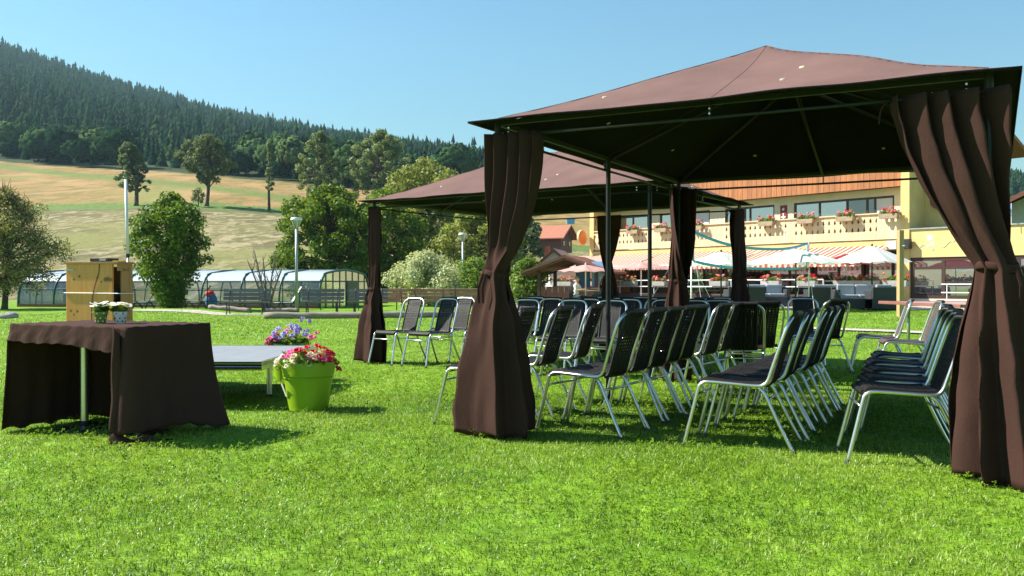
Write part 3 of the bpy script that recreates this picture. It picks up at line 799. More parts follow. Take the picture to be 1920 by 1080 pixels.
# ------------------------------------------------------------------ gazebos
def make_gazebo(name, label, origin, th, wa, wb, ridge_axis, group):
    """origin = near left post, a = along the front, b = along the left side; wa, wb lengths"""
    a = Vector((math.cos(th), -math.sin(th), 0)); b = Vector((math.sin(th), math.cos(th), 0)); up = Vector((0, 0, 1))
    root = empty(name, (origin[0], origin[1], 0), 0, label, 'gazebo', group)
    hu, hl = 2.165, 2.07
    posts = [(0, 0), (wa, 0), (wa, wb), (0, wb)]
    if wb > wa: posts += [(0, wb / 2), (wa, wb / 2)]
    else: posts += [(wa / 2, 0), (wa / 2, wb)]
    for i, (p, q) in enumerate(posts):
        c = a * p + b * q
        po = MB().tube([c + up * -.03, c + up * 1.1, c + up * 2.19], .023 if i < 4 else .021, 12).build('post', M['frame'], root, smooth=True, autosm=40)
        MB().box((0, 0, 0), (.13, .13, .008)).build('base_plate', M['frame'], po, loc=c + up * .012, rot=(0, 0, -th))
    cor = [Vector(), a * wa, a * wa + b * wb, b * wb]
    for i in range(4):
        p, q = cor[i], cor[(i + 1) % 4]
        d = (q - p).normalized(); n = Vector((d.y, -d.x, 0)) * .026
        MB().bar(p + up * hu, q + up * hu, .022, .034).build('upper_rail', M['frame'], root)
        MB().tube([p + up * hl + n, p.lerp(q, .5) + up * (hl - .004) + n, q + up * hl + n], .0105, 8).build('curtain_rail', M['frame'], root, smooth=True)
        for t in (.5,):
            c = p.lerp(q, t)
            MB().bar(c + up * (hl - .012) + n, c + up * (hu + .012) + n, .03, .008, d).build('bracket', M['frame'], root)
        for t in (.035, .5, .965):
            c = p.lerp(q, t)
            for dz in (0, .03):
                MB().lathe([(.006, -.004), (.006, .004)], 8).build('bolt', M['alu'], root, loc=c + up * (hl + .02 + dz) + n * 1.45, rot=(PI / 2, 0, math.atan2(d.y, d.x)))
    # ridge ends
    ctr = a * wa / 2 + b * wb / 2; rl = abs(wb - wa) / 2; rv = b if wb > wa else a
    pk = [ctr - rv * rl * .98 + up * 2.845, ctr + rv * rl * .98 + up * 2.845]
    MB().tube([pk[0] - up * .06, pk[1] - up * .06], .016, 8).build('ridge_bar', M['frame'], root, smooth=True)
    for c in cor:
        e = min(pk, key=lambda q: (q - c).length)
        MB().tube([c + up * 2.155, e - up * .075], .0135, 8).build('rafter', M['frame'], root, smooth=True)
    for i in range(4):
        m_ = cor[i].lerp(cor[(i + 1) % 4], .5); e = min(pk, key=lambda q: (q - m_).length + .001 * i)
        if (cor[i] - cor[(i + 1) % 4]).length > 3.5: e = pk[0].lerp(pk[1], .5)
        MB().tube([m_ + up * 2.15, e - up * .085], .0125, 8).build('rafter', M['frame'], root, smooth=True)
    # canopy cloth: grid over the plan with hips, slight sag between rafters, hem dropping at the eaves
    o = .15; NA, NB = 60, 60
    rg = random.Random(int(th * 1000))
    wr = [(rg.uniform(2, 9), rg.uniform(0, 6.28), rg.uniform(-1, 1), rg.uniform(-1, 1)) for _ in range(7)]
    def zc(p, q):
        ia = min(p, wa - p); ib = min(q, wb - q)
        half = min(wa, wb) / 2
        d = min(ia, ib) if True else 0
        t = max(0.0, min(1.0, d / half))
        z = 2.198 + (2.865 - 2.198) * t
        # cloth hangs in slightly between hips and rafters, kink near the corners
        fa, fb = (abs(p / wa - .5) * 2, abs(q / wb - .5) * 2)
        z -= .035 * math.sin(PI * t) * (.6 + .4 * math.cos(4 * PI * (p / wa))) * (1 if t < 1 else 0)
        pass
        if d < 0: z = 2.198 + d * .22
        for k, ph, u_, v_ in wr: z += .0022 * math.sin(k * (u_ * p + v_ * q) * 2 + ph)
        return z
    pa = np.concatenate([[-o], np.linspace(-o * .5, wa + o * .5, NA), [wa + o]]); pb = np.concatenate([[-o], np.linspace(-o * .5, wb + o * .5, NB), [wb + o]])
    P = [[tuple(a * p + b * q + up * zc(p, q)) for p in pa] for q in pb]
    # lifted corner tips
    mb = MB().grid(P)
    # hem: a narrow turned-down band all round
    rim = [P[0][j] for j in range(len(pa))] + [P[i][-1] for i in range(1, len(pb))] + [P[-1][j] for j in range(len(pa) - 2, -1, -1)] + [P[i][0] for i in range(len(pb) - 2, 0, -1)]
    lowr = [(x, y, z - .014) for x, y, z in rim]; k = len(rim)
    mb.add(rim + lowr, [(i, (i + 1) % k, k + (i + 1) % k, k + i) for i in range(k)])
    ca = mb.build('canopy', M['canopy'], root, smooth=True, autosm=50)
    ca.data.materials.append(M['canopy_shade'])
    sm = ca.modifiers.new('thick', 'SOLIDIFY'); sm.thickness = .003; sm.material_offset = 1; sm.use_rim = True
    # sewn seams over hips and middles
    def seam(p0, q0, p1, q1):
        P_ = [a * (p0 + (p1 - p0) * t_) + b * (q0 + (q1 - q0) * t_) for t_ in np.linspace(0, 1, 28)]
        P_ = [v_ + up * (zc(v_.dot(a), v_.dot(b)) - .001) for v_ in P_]
        MB().tube(P_, .0036, 5).build('seam', M['canopy'], ca, smooth=True)
    hb = min(wa, wb) / 2
    for (p0, q0), (p1, q1) in (((0, 0), (hb, hb)), ((wa, 0), (wa - hb, hb)), ((wa, wb), (wa - hb, wb - hb)), ((0, wb), (hb, wb - hb)), ((wa / 2, 0), (wa / 2, hb)), ((wa / 2, wb), (wa / 2, wb - hb)), ((0, wb / 2), (hb, wb / 2)), ((wa, wb / 2), (wa - hb, wb / 2))):
        seam(p0, q0, p1, q1)
    # eyelets
    for p, q in [(wa * .22, .33), (wa * .62, .33), (.33, wb * .3), (.33, wb * .7), (wa - .33, wb * .3), (wa - .33, wb * .7), (wa * .3, wb - .33), (wa * .7, wb - .33), (wa * .64, wb * .16)]:
        c = a * p + b * q + up * zc(p, q)
        e1 = a * (p + .01) + b * q + up * zc(p + .01, q) - c; e2 = a * p + b * (q + .01) + up * zc(p, q + .01) - c
        n = e2.cross(e1).normalized()
        if n.z < 0: n = -n
        rot = n.to_track_quat('Z', 'Y').to_euler()
        MB().lathe([(.006, -.007), (.016, -.006), (.019, .002), (.015, .008), (.006, .009)], 12).build('eyelet', M['eyelet'], ca, loc=c, rot=rot, smooth=True)
    # small hanging ties at the rail
    return root, a, b

G1, a1, b1 = make_gazebo('brown_gazebo', 'near brown gazebo with sloping cloth roof over the chair rows', (-.098, 6.178), .498, 3, 4, 'b', None)
G2, a2, b2 = make_gazebo('brown_gazebo', 'second brown gazebo standing behind, towards the shrubs', (-1.848, 11.95), .573, 4, 3, 'a', None)
G1o, G2o = Vector((-.098, 6.178, 0)), Vector((-1.848, 11.95, 0))

def make_curtain(label, corner, dA, lA, dB, lB, ztie, rtie, rbot, pw=2.2, coff=(0, 0), boff=(0, 0), npl=7, seed=1, zt=2.085, zb=.015, phi=None, bell=(1, 1), tie_lbl=None, bulge=.05, gather=.10):
    rg = random.Random(seed)
    root = empty('curtain', (corner[0], corner[1], 0), 0, label, 'curtain', None)
    NUc, NVc = 170, 52
    dA, dB = Vector(dA), Vector(dB)
    outw = -(dA + dB).normalized()
    ph0 = math.atan2(dA.y, dA.x) if phi is None else phi
    turn = dA.cross(dB).z
    span = 2 * PI * .96 * (1 if turn < 0 else -1)
    off = [rg.uniform(-.5, .5) for _ in range(12)]
    phs = [rg.uniform(0, 6.28) for _ in range(6)]
    rows = []
    for iv in range(NVc + 1):
        v = iv / NVc; z = zt + (zb - zt) * v
        row = []
        for iu in range(NUc + 1):
            u = iu / NUc
            s = u * (lA + lB)
            if s < lA: base = dA * (lA - s); nrm = outw
            else: base = dB * (s - lA); nrm = outw
            wv = 2 * PI * npl * (u + .018 * math.sin(2 * PI * 2 * u + phs[0])) + phs[1]
            top = base + nrm * (bulge * (.55 + .9 * math.sin(wv)) + .01)
            # ring round the gathered cloth
            ang = ph0 + span * u
            if z > ztie:
                t = (zt - z) / (zt - ztie); w = t ** pw; r = rtie * (1 + .9 * (1 - t))
                amp = .22
                c = Vector((coff[0], coff[1], 0))
            else:
                t = (ztie - z) / (ztie - zb); w = 1.0
                r = rtie + (rbot - rtie) * (1 - (1 - t) ** 1.7 * (1 - .25 * t)) * (1 - .06 * t)
                amp = .22 + .12 * t
                c = Vector((coff[0] * (1 - t) + boff[0] * t, coff[1] * (1 - t) + boff[1] * t, 0))
            f = sum(math.sin(wv * k / 1.0 + phs[2 + k % 3]) * q for k, q in ((1, .75), (2, .12))) + .35 * math.sin(2 * PI * (npl * .5) * u + phs[5])
            f = 1.0 - 2.0 * abs(math.sin(wv / 2 + .35 * math.sin(2 * PI * 3 * u + phs[2]) + .5 * (zt - z) * math.sin(7 * u + phs[3]))) ** .75 + .3 * math.sin(2 * PI * npl * .5 * u + phs[5])
            bx, by = (1 + (bell[0] - 1) * (0 if z > ztie else t), 1 + (bell[1] - 1) * (0 if z > ztie else t))
            rr = r * (1 + amp * f)
            ring = c + Vector((math.cos(ang) * rr * bx, math.sin(ang) * rr * by, 0))
            p = top.lerp(ring, w)
            # soft irregular creases radiating from the tie
            dz = abs(z - ztie)
            p += nrm * (.012 * math.sin(31 * u + 11 * z + phs[3]) * math.exp(-dz * 2.0) + .006 * math.sin(17 * u - 14 * z + 3 * math.sin(5 * z + phs[4])) * math.sin(6 * u + 4 * z + phs[2]))
            zz = z + (.018 * math.sin(2 * PI * 3 * u + phs[4]) if iv == NVc else 0)
            row.append((p.x, p.y, max(zz, .004)))
        rows.append(row)
    o = MB().grid(rows).build('cloth', M['curtain'], root, smooth=True)
    md = o.modifiers.new('thick', 'SOLIDIFY'); md.thickness = .004
    # tie band
    ring = []
    for k in range(36):
        an = 2 * PI * k / 36; ring.append((coff[0] + math.cos(an) * (rtie * 1.08), coff[1] + math.sin(an) * (rtie * 1.08), ztie + .01 * math.sin(an * 2 + 1)))
    P = [[(x + (x - coff[0]) * e, y + (y - coff[1]) * e, z + h) for x, y, z in ring + ring[:1]] for h, e in ((-.022, -.03), (-.01, .02), (.01, .025), (.022, -.03))]
    tb = MB().grid(P).build('tie_band', M['curtain'], root, smooth=True)
    md = tb.modifiers.new('thick', 'SOLIDIFY'); md.thickness = .004
    for q in range(2):
        mb = MB()
        an = math.atan2(outw.y, outw.x) + .5 - q * .5; c = Vector((coff[0] + math.cos(an) * rtie * 1.25, coff[1] + math.sin(an) * rtie * 1.25, ztie))
        e = Vector((math.cos(an), math.sin(an), 0))
        mb.bar(c, c + e * .035 + Vector((0, 0, -.1)), .014, .004, (0, 1, 0)); mb.bar(c + e * .035 + Vector((0, 0, -.1)), c + e * .03 + Vector((0, 0, -.2)), .014, .004, (0, 1, 0))
        mb.build('tie_tail', M['curtain'], root)
    mb = MB(); c = dA * (lA * .93) + Vector((0, 0, zt - .01)) + outw * .03
    mb.tube(smooth_path([c, c + dA * .04 + Vector((0, 0, -.05)), c + dA * .05 + Vector((0, 0, -.13))], 4), .005, 5)
    mb.build('hook_strap', M['curtain'], root)
    return root

c = G1o
make_curtain('brown tied curtain on the near gazebo post closest to the round planters', c, a1, .36, b1, .20, 1.12, .075, .225, 2.3, (-.01, -.02), (0, -.03), 6, 3, bell=(1.1, .85), bulge=.07)
c = G1o + a1 * 3
make_curtain('large brown tied curtain with knotted waist beside the row with five dark chairs', c, -a1, .55, b1, .24, 1.14, .095, .215, 1.45, (.03, -.03), (.10, .0), 6, 5, bell=(1.05, 1.1), bulge=.095)
c = G1o + b1 * 4
make_curtain('dark curtain on the near gazebo post next to the volleyball net', c, a1, .20, -b1, .22, 1.08, .09, .17, 2.2, (0, 0), (0, 0), 6, 7, bulge=.06)
c = G1o + b1 * 4 + a1 * 3
make_curtain('shaded curtain hanging behind the knotted curtain, near the red table', c, -a1, .18, -b1, .2, 1.08, .09, .16, 2.2, (0, 0), (0, 0), 5, 8, bulge=.06)
c = G2o
make_curtain('slim brown tied curtain on the second gazebo post in front of the benches', c, a2, .12, b2, .13, .98, .065, .185, 3.0, (0, 0), (-.05, 0), 5, 11, bulge=.05)
c = G2o + a2 * 2 + b2 * 3
make_curtain('black shaded curtain on the back of the second gazebo facing the terrace', c, -a2, .2, a2, .2, 1.15, .08, .17, 2.0, (0, 0), (0, 0), 6, 13, bulge=.05, phi=2.0)
c = G2o + a2 * 4 + b2 * 3
make_curtain('dark curtain on the second gazebo post in front of the white parasols', c, -a2, .16, -b2, .2, 1.12, .085, .15, 2.0, (0, 0), (0, 0), 6, 15, bulge=.05)

# ------------------------------------------------------------------ chairs
def wicker_panel(prof, width, strands, roll, cross_every, mb, top_roll=True, taper=0.0):
    """woven panel following a side profile [(x,z)], with edge rolls, upright strands and thin cross strands"""
    P = smooth_path([(x, 0, z) for x, z in prof], 3); L = len(P)
    hw = width / 2
    Nn = []
    for i in range(L):
        d = (P[min(i + 1, L - 1)] - P[max(i - 1, 0)]).normalized(); Nn.append(Vector((-d.z, 0, d.x)))
    for s in (-1, 1): mb.tube([p + Vector((0, s * (hw - roll), 0)) for p in P], roll, 6)
    inner = 2 * (hw - 2 * roll); pitch = inner / strands
    for k in range(strands):
        y = -inner / 2 + pitch * (k + .5); w = pitch * .455
        wav = .0025 * (1 if k % 2 else -1)
        rows = []
        for i, p in enumerate(P):
            n = Nn[i]; q = p + n * wav
            rows.append([q + Vector((0, y - w, 0)) - n * .002, q + Vector((0, y, 0)) + n * .0045, q + Vector((0, y + w, 0)) - n * .002])
        mb.grid(rows)
    # cross strands
    acc = 0
    for i in range(L - 1):
        seg = (P[i + 1] - P[i]).length; n_ = max(1, int(round(seg / cross_every)))
        for j in range(n_):
            p = P[i].lerp(P[i + 1], (j + .5) / n_); d = (P[i + 1] - P[i]).normalized() * cross_every * .43; n = Nn[i]
            a = p - d - n * .004; b = p + d - n * .004
            mb.add([a + Vector((0, -hw + roll, 0)), a + Vector((0, hw - roll, 0)), b + Vector((0, hw - roll, 0)), b + Vector((0, -hw + roll, 0))], [(0, 1, 2, 3)])
    return P

def make_chair():
    root = empty('bistro_chair')
    alu = M['alu']
    half = [(.262, .193, .385), (.253, .192, .412), (.230, .191, .434), (.19, .19, .442), (.05, .19, .436), (-.10, .19, .428), (-.150, .19, .436), (-.176, .19, .468), (-.196, .19, .53),
            (-.240, .191, .67), (-.277, .190, .785), (-.295, .182, .835), (-.309, .160, .868), (-.317, .128, .888), (-.321, .085, .895), (-.322, .0, .897)]
    path = half + [(x, -y, z) for x, y, z in reversed(half[:-1])]
    MB().tube(smooth_path(path, 3), .0122, 8).build('frame', alu, root, smooth=True)
    for s in (1, -1):
        o = MB().tube(smooth_path([(.352, s * .212, .0), (.307, s * .203, .19), (.262, s * .193, .385), (.249, s * .1915, .418)], 4), .0124, 8).build('leg', alu, root, smooth=True)
        MB().lathe([(.0155, 0), (.0155, .022)], 8).build('foot_cap', M['cap'], o, loc=(.352, s * .212, -.004))
    for s in (1, -1):
        o = MB().tube(smooth_path([(-.11, s * .172, .418), (-.14, s * .183, .395), (-.168, s * .187, .35), (-.25, s * .199, .17), (-.334, s * .212, 0)], 4), .0122, 8).build('leg', alu, root, smooth=True)
        MB().lathe([(.0155, 0), (.0155, .022)], 8).build('foot_cap', M['cap'], o, loc=(-.334, s * .212, -.004))
    for x, z, y in ((.271, .348, .196), (-.174, .335, .189)):
        MB().tube([(x, -y, z), (x, y, z)], .0092, 8).build('stretcher', alu, root, smooth=True)
    mb = MB(); wicker_panel([(.252, .412), (.246, .440), (.222, .459), (.15, .456), (.05, .446), (-.06, .442), (-.14, .448)], .36, 16, .013, .021, mb)
    mb.tube([(.256, -.175, .432), (.256, .175, .432)], .018, 8); mb.tube([(-.142, -.175, .442), (-.142, .175, .442)], .013, 6)
    mb.build('seat', M['wicker'], root, smooth=True, autosm=60)
    mb = MB(); wicker_panel([(-.160, .425), (-.184, .452), (-.200, .50), (-.232, .615), (-.280, .755), (-.311, .845), (-.326, .893)], .262, 12, .013, .022, mb)
    mb.tube([(-.334, -.128, .903), (-.334, .128, .903)], .020, 8); mb.tube([(-.160, -.125, .428), (-.160, .125, .428)], .014, 6)
    mb.build('backrest', M['wicker'], root, smooth=True, autosm=60)
    return root

CHAIR0 = make_chair()
chair_used = [False]
def chair(x, y, face, label, group, brown=False, band=False):
    """face = heading the sitter looks to (radians)"""
    r = CHAIR0 if not chair_used[0] else copy_tree(CHAIR0)
    chair_used[0] = True
    r.location = (x, y, tz(x, y) + .004); r.rotation_euler = (0, 0, face); r.scale = (1, 1, .95)
    r['label'] = label; r['category'] = 'chair'; r['group'] = group
    return r

ORD = ['first', 'second', 'third', 'fourth', 'fifth', 'sixth', 'seventh', 'eighth', 'ninth']
jit = random.Random(5)
rowd = b1
face1 = math.atan2(a1.y, a1.x) + PI
def place_row(start, direction, ts, faces, fmt, group):
    made = []
    for i, t in enumerate(ts):
        p = Vector((start[0], start[1], 0)) + direction * t
        f = faces if not hasattr(faces, '__len__') else faces[i]
        made.append(chair(p.x + jit.uniform(-.02, .02), p.y + jit.uniform(-.02, .02), f + jit.uniform(-.06, .06), fmt.format(ORD[i]), group))
    return made

place_row((-.18, 6.72), rowd, [0, .62, 1.35], [face1 + .04, face1 - .05, face1],
          'wicker chair, {} from the lawn end in the row behind the planter-side curtain', 'chairs in the row behind the near curtain')
place_row((.58, 6.34), rowd, [0, .45, .84, 1.26, 1.63, 2.30, 2.80], face1 - .06,
          'wicker chair, {} from the lawn end in the long row beside the mid post', 'chairs in the long row under the near gazebo')
place_row((1.50, 5.80), rowd, [0, .44, .86, 1.24, 1.62, 2.05], face1 + .10,
          'wicker chair, {} from the lawn end in the tight middle row of the near gazebo', 'chairs in the tight middle row')
row3 = Vector((.40, .917, 0))
R3 = place_row((2.37, 5.33), row3, [0, .58, 1.22, 1.90, 2.70, 4.80, 5.70], [face1 + .30, face1 + .28, face1 + .28, face1 + .28, face1 + .28, face1 + .25, face1 + .22],
          'wicker chair, {} from the knotted curtain in the row nearest the red table', 'chairs in the row by the red table')
for r_, (x_, y_), w_ in ((R3[5], (4.33, 9.75), 'nearer'), (R3[6], (4.40, 10.62), 'farther')):      # two far-end chairs, sunlight on the wicker painted as brown
    r_.location = (x_, y_, tz(x_, y_) + .004)
    r_['label'] = 'sunlight-painted brown wicker chair in the sun, %s from the knotted curtain' % w_
    for c_ in [o for o in COL.objects if o.parent == r_ and o.name.split('.')[0] in ('seat', 'backrest')]:
        c_.data = c_.data.copy(); c_.data.materials[0] = M['wicker_sunlit']
# second gazebo: four rows facing its front
face2 = math.atan2(-b2.y, -b2.x)
r2 = a2
P0 = Vector((-1.52, 11.83, 0))
place_row(P0, r2, [0, .56, 1.85, 2.52, 3.02], [face2 - .10, face2 - .06, face2, face2, face2 + .05],
          'wicker chair, {} from the slim curtain in the front row under the second gazebo', 'chairs in the front row of the second gazebo')
P1 = P0 + b2 * .80 + a2 * .32
place_row(P1, r2, [0, .56, 1.4, 1.95, 2.5, 3.05], face2,
          'wicker chair, {} from the bench side in the second row under the second gazebo', 'chairs in the second row of the second gazebo')
P2 = P0 + b2 * 1.62 + a2 * .3
place_row(P2, r2, [.05, .65, 1.5, 2.05, 2.6, 3.2], face2,
          'wicker chair, {} from the bench side in the third row under the second gazebo', 'chairs in the third row of the second gazebo')
P3 = P0 + b2 * 2.55 + a2 * .3
place_row(P3, r2, [1.35, 1.95, 2.5, 3.1], face2,
          'wicker chair, {} from the pale shrub side in the back row of the second gazebo', 'chairs in the back row of the second gazebo')
def chair_px(x, ytop, face, label, group=None):
    """chair whose back top shows at x, ytop"""
    d = F * (CAMH - .90) / (ytop - CY)
    p = Vector(((x - 960) / F * d, d, 0)) + Vector((math.cos(face), math.sin(face), 0)) * .31
    return chair(p.x, p.y, face, label, group)
chair_px(1300, 557, face2 + .2, 'wicker chair between the two dark curtains, facing the lawn', 'loose chairs by the terrace side')
chair_px(1345, 557, face2 + .2, 'wicker chair just left of the curtain in front of the white parasols', 'loose chairs by the terrace side')
chair_px(1395, 562, R(75), 'wicker chair turned away beside the last chair of the long row', 'chairs turned towards the terrace')
chair_px(1438, 561, R(95), 'dark wicker chair turned away, standing next to the net pole', 'chairs turned towards the terrace')
chair_px(1505, 554, face2 + .35, 'wicker chair facing the lawn alone in front of the grey sofas', 'loose chairs by the terrace side')
chair_px(1570, 557, R(110), 'wicker chair turned away at the end of the tight middle row', 'chairs turned towards the terrace')

# ------------------------------------------------------------------ table with cloth
M['iron_base'] = mat('dark metal base', (.06, .06, .06), .35, .7, var=.15)
TD = Vector((.903, -.43, 0)); TS = Vector((.43, .903, 0))
TC = Vector((-2.860, 6.354, 0)); TH = .765
for s, lbl in ((-.275, 'pedestal table under the raised left end of the brown cloth'), (.275, 'pedestal table under the hanging right end of the brown cloth')):
    c = TC + TD * s
    t = empty('pedestal_table', (c.x, c.y, 0), math.atan2(TD.y, TD.x), lbl, 'table', None)
    MB().box((0, 0, TH - .018), (.535, .66, .028)).build('table_top', M['white'], t, bevel=.006)
    MB().lathe([(.029, .02), (.029, TH - .05), (.05, TH - .034)], 16).build('column', M['alu'], t, smooth=True, autosm=40)
    MB().lathe([(.20, .0), (.205, .012), (.19, .02), (.06, .034), (.035, .06)], 28).build('base_plate', M['iron_base'], t, smooth=True, autosm=40)
    MB().box((0, 0, TH - .042), (.5, .045, .02)).build('support_bar', M['chrome'], t)

def make_cloth():
    root = empty('tablecloth', (TC.x, TC.y, 0), 0, 'long brown cloth draped over the pedestal tables, front left edge pulled up', 'tablecloth')
    hl, hw, cr = .585, .355, .03
    per = []                                             # rounded rectangle, counter-clockwise from the near left corner
    def seg(p, q, n):
        for i in range(n): per.append((p[0] + (q[0] - p[0]) * i / n, p[1] + (q[1] - p[1]) * i / n))
    def arc(cx, cy_, a0, n=6):
        for i in range(n): per.append((cx + cr * math.cos(a0 + PI / 2 * i / n), cy_ + cr * math.sin(a0 + PI / 2 * i / n)))
    seg((-hl + cr, -hw), (hl - cr, -hw), 90); arc(hl - cr, -hw + cr, -PI / 2, 8)
    seg((hl, -hw + cr), (hl, hw - cr), 60); arc(hl - cr, hw - cr, 0, 8)
    seg((hl - cr, hw), (-hl + cr, hw), 90); arc(-hl + cr, hw - cr, PI / 2, 8)
    seg((-hl, hw - cr), (-hl, -hw + cr), 60); arc(-hl + cr, -hw + cr, PI, 8)
    n = len(per); full = .745
    def drop(i):
        x, y = per[i]
        if i < 90:                                       # front long edge
            t = (x + hl) / (2 * hl)
            if t < .905: return .105 + .010 * math.sin(t * 9) + .06 * t + (.6 * (1 - t / .035) ** 1 if t < .035 else 0)
            return .15 + (full - .06 - .15) * float(ss(.905, .955, t))
        if x > hl - .06: return full - .06 + .05 * float(ss(.1, .33, y))
        return full
    rg = random.Random(2); ph = [rg.uniform(0, 6.28) for _ in range(8)]
    rows = []
    top_in = [[(0.0 + x * k, y * k, TH + .004 + .0015 * math.sin(9 * x * k + ph[0]) * math.sin(7 * y * k)) for x, y in per + per[:1]] for k in (0.0, .3, .6, .85, .97)]
    NV = 26
    for iv in range(NV + 1):
        v = iv / NV; row = []
        for i in list(range(n)) + [0]:
            x, y = per[i]; d = drop(i)
            # outward normal
            x2, y2 = per[(i + 1) % n]; x1, y1 = per[i - 1]
            tx, ty = x2 - x1, y2 - y1; l = math.hypot(tx, ty) or 1; nx, ny = ty / l, -tx / l
            z = d * v
            s = i * .045
            fold = (.030 * math.sin(s * 5.1 + ph[1]) + .02 * math.sin(s * 9.7 + ph[2]))
            corner = math.exp(-((abs(x) - hl) ** 2 + (abs(y) - hw) ** 2) / .012)
            out = .012 + (z / full) ** 1.2 * (.012 + fold * .30 + .03 * corner)
            if d < .4: out = .012 + .02 * v + .006 * math.sin(s * 11 + ph[3]) * v
            # right end flares wide at its far foot
            if x > hl - .05 and y > -.1: out += .10 * (z / full) ** 2 * float(ss(-.1, .35, y))
            zz = TH + .004 - z
            pud = 0
            if zz < .03: pud = (.03 - zz) * .8; zz = .012 + .010 * (1 + math.sin(s * 7))
            px, py = x + nx * (out + pud), y + ny * (out + pud)
            if x < -hl + .05: px += -.02 * v
            row.append((px, py, zz + .004 * math.sin(s * 13 + v * 9)))
        rows.append(row)
    W3 = [[tuple(TD * p[0] + TS * p[1] + Vector((0, 0, p[2]))) for p in r] for r in top_in + rows]
    o = MB().grid(W3).build('cloth', M['tablecloth'], root, smooth=True)
    md = o.modifiers.new('thick', 'SOLIDIFY'); md.thickness = .003
    # the pulled-up corner folds over itself: a narrow turned strip beside the front edge
    mb = MB(); rows = []
    for iv in range(22):
        v = iv / 21; z = TH - .01 - v * .66
        row = []
        for iu in range(9):
            u = iu / 8
            x = .468 + .008 * math.sin(v * 5) + .062 * u; y = -hw - .022 - .03 * math.sin(PI * u) - .012 * v + .008 * math.sin(9 * v + 4 * u)
            row.append(tuple(TD * x + TS * y + Vector((0, 0, max(z, .04) + .02 * math.sin(u * 5)))))
        rows.append(row)
    o = mb.grid(rows).build('turned_edge', M['tablecloth'], root, smooth=True)
    md = o.modifiers.new('thick', 'SOLIDIFY'); md.thickness = .006
    # slack hem lying on the grass
    mb = MB(); rows = []
    for iv in range(9):
        row = []
        for iu in range(24):
            u = iu / 23; v = iv / 8
            x = .50 + .26 * u; y = -.42 + .22 * u - .11 * (v - .5) * (.6 + .5 * math.sin(u * 7))
            row.append(tuple(TD * x + TS * y + Vector((0, 0, .02 + .065 * math.sin(PI * v) ** .8 * (.7 + .3 * math.sin(u * 11 + 1)) * (1 - .5 * u)))))
        rows.append(row)
    mb.grid(rows).build('slack_hem', M['tablecloth'], root, smooth=True)
make_cloth()

# small dotted flower pots on the table
M['pot_green'] = mat('green glazed pot', (.17, .27, .03), .35, var=.08)
M['pot_white'] = mat('white glazed pot', (.74, .74, .72), .35, var=.05)
M['dot_white'] = mat('white dots', (.8, .8, .75), .4, var=.03)
M['dot_green'] = mat('grey green dots', (.07, .085, .06), .4, var=.05)
M['soil'] = mat('potting soil', (.035, .022, .014), .95, var=.4, scale=50, bump=.8, bscale=200)
M['petal_white'] = leafmat('white petals', (.80, .80, .78), (.86, .86, .85), .35)
def petal_ring(mb, n, r, w, tilt, z0=0, cup=.25, rg=rnd):
    for k in range(n):
        a = 2 * PI * k / n + rg.uniform(-.1, .1); d = Vector((math.cos(a), math.sin(a), 0)); s = Vector((-d.y, d.x, 0))
        rows = []
        for t, ww in ((.05, .25), (.45, .9), (.8, 1.0), (1.0, .35)):
            c = d * r * t + Vector((0, 0, z0 + tilt * r * t - cup * r * t * t))
            rows.append([c - s * w * ww, c + Vector((0, 0, .12 * w)), c + s * w * ww])
        mb.grid(rows)
def dotted_pot(px, loc, pm, dm, lbl, seed):
    rg = random.Random(seed)
    t = empty('flower_pot', loc, rg.uniform(0, 1), lbl, 'flower pot')
    po = MB().lathe([(.030, 0), (.033, .004), (.043, .062), (.049, .064), (.050, .084), (.045, .086), (.042, .078)], 28).build('pot', pm, t, smooth=True, autosm=35)
    for row_, z, r in ((0, .018, .0362), (1, .040, .0398), (2, .0735, .0499)):
        for k in range(7):
            a = 2 * PI * (k + .5 * row_) / 7
            mb = MB().lathe([(.0058, -.001), (.0055, .0016)], 10)
            mb.build('dot', dm, po, loc=((r) * math.cos(a), r * math.sin(a), z), rot=(0, PI / 2, a))
    MB().lathe([(.001, .076), (.043, .076)], 16, cap=False).build('soil', M['soil'], t)
    V, Fq = leaves([(.03 * math.cos(k), .03 * math.sin(k), .105) for k in range(6)], [.032] * 6, 70, .05, .2, seed)
    link('foliage', fast_mesh('foliage', V, Fq, 4, LEAF['fresh']), t)
    fm = MB(); petal_ring(fm, 5, .034, .016, .25, 0, .2, rg); fm = fm.mesh('flower', M['petal_white'], True)
    for k in range(9):
        a = k * 2.4; q = .014 + .05 * (k / 9) ** .6
        f = link('flower', fm, t, (q * math.cos(a), q * math.sin(a), .135 + .018 * rg.random() - q * .25), (rg.uniform(-.4, .4), rg.uniform(-.4, .4), rg.uniform(0, 6)), rg.uniform(.8, 1.25))
    return t
for x, s, pm, dm, lbl in ((189, 1, 'pot_green', 'dot_white', 'small green pot with white dots and white flowers on the table'),
                          (226, 2, 'pot_white', 'dot_green', 'small white pot with dark dots and white flowers on the table')):
    d = 6.32; dotted_pot(x, ((x - 960) / F * d, d, TH + .006), M[pm], M[dm], lbl, s)

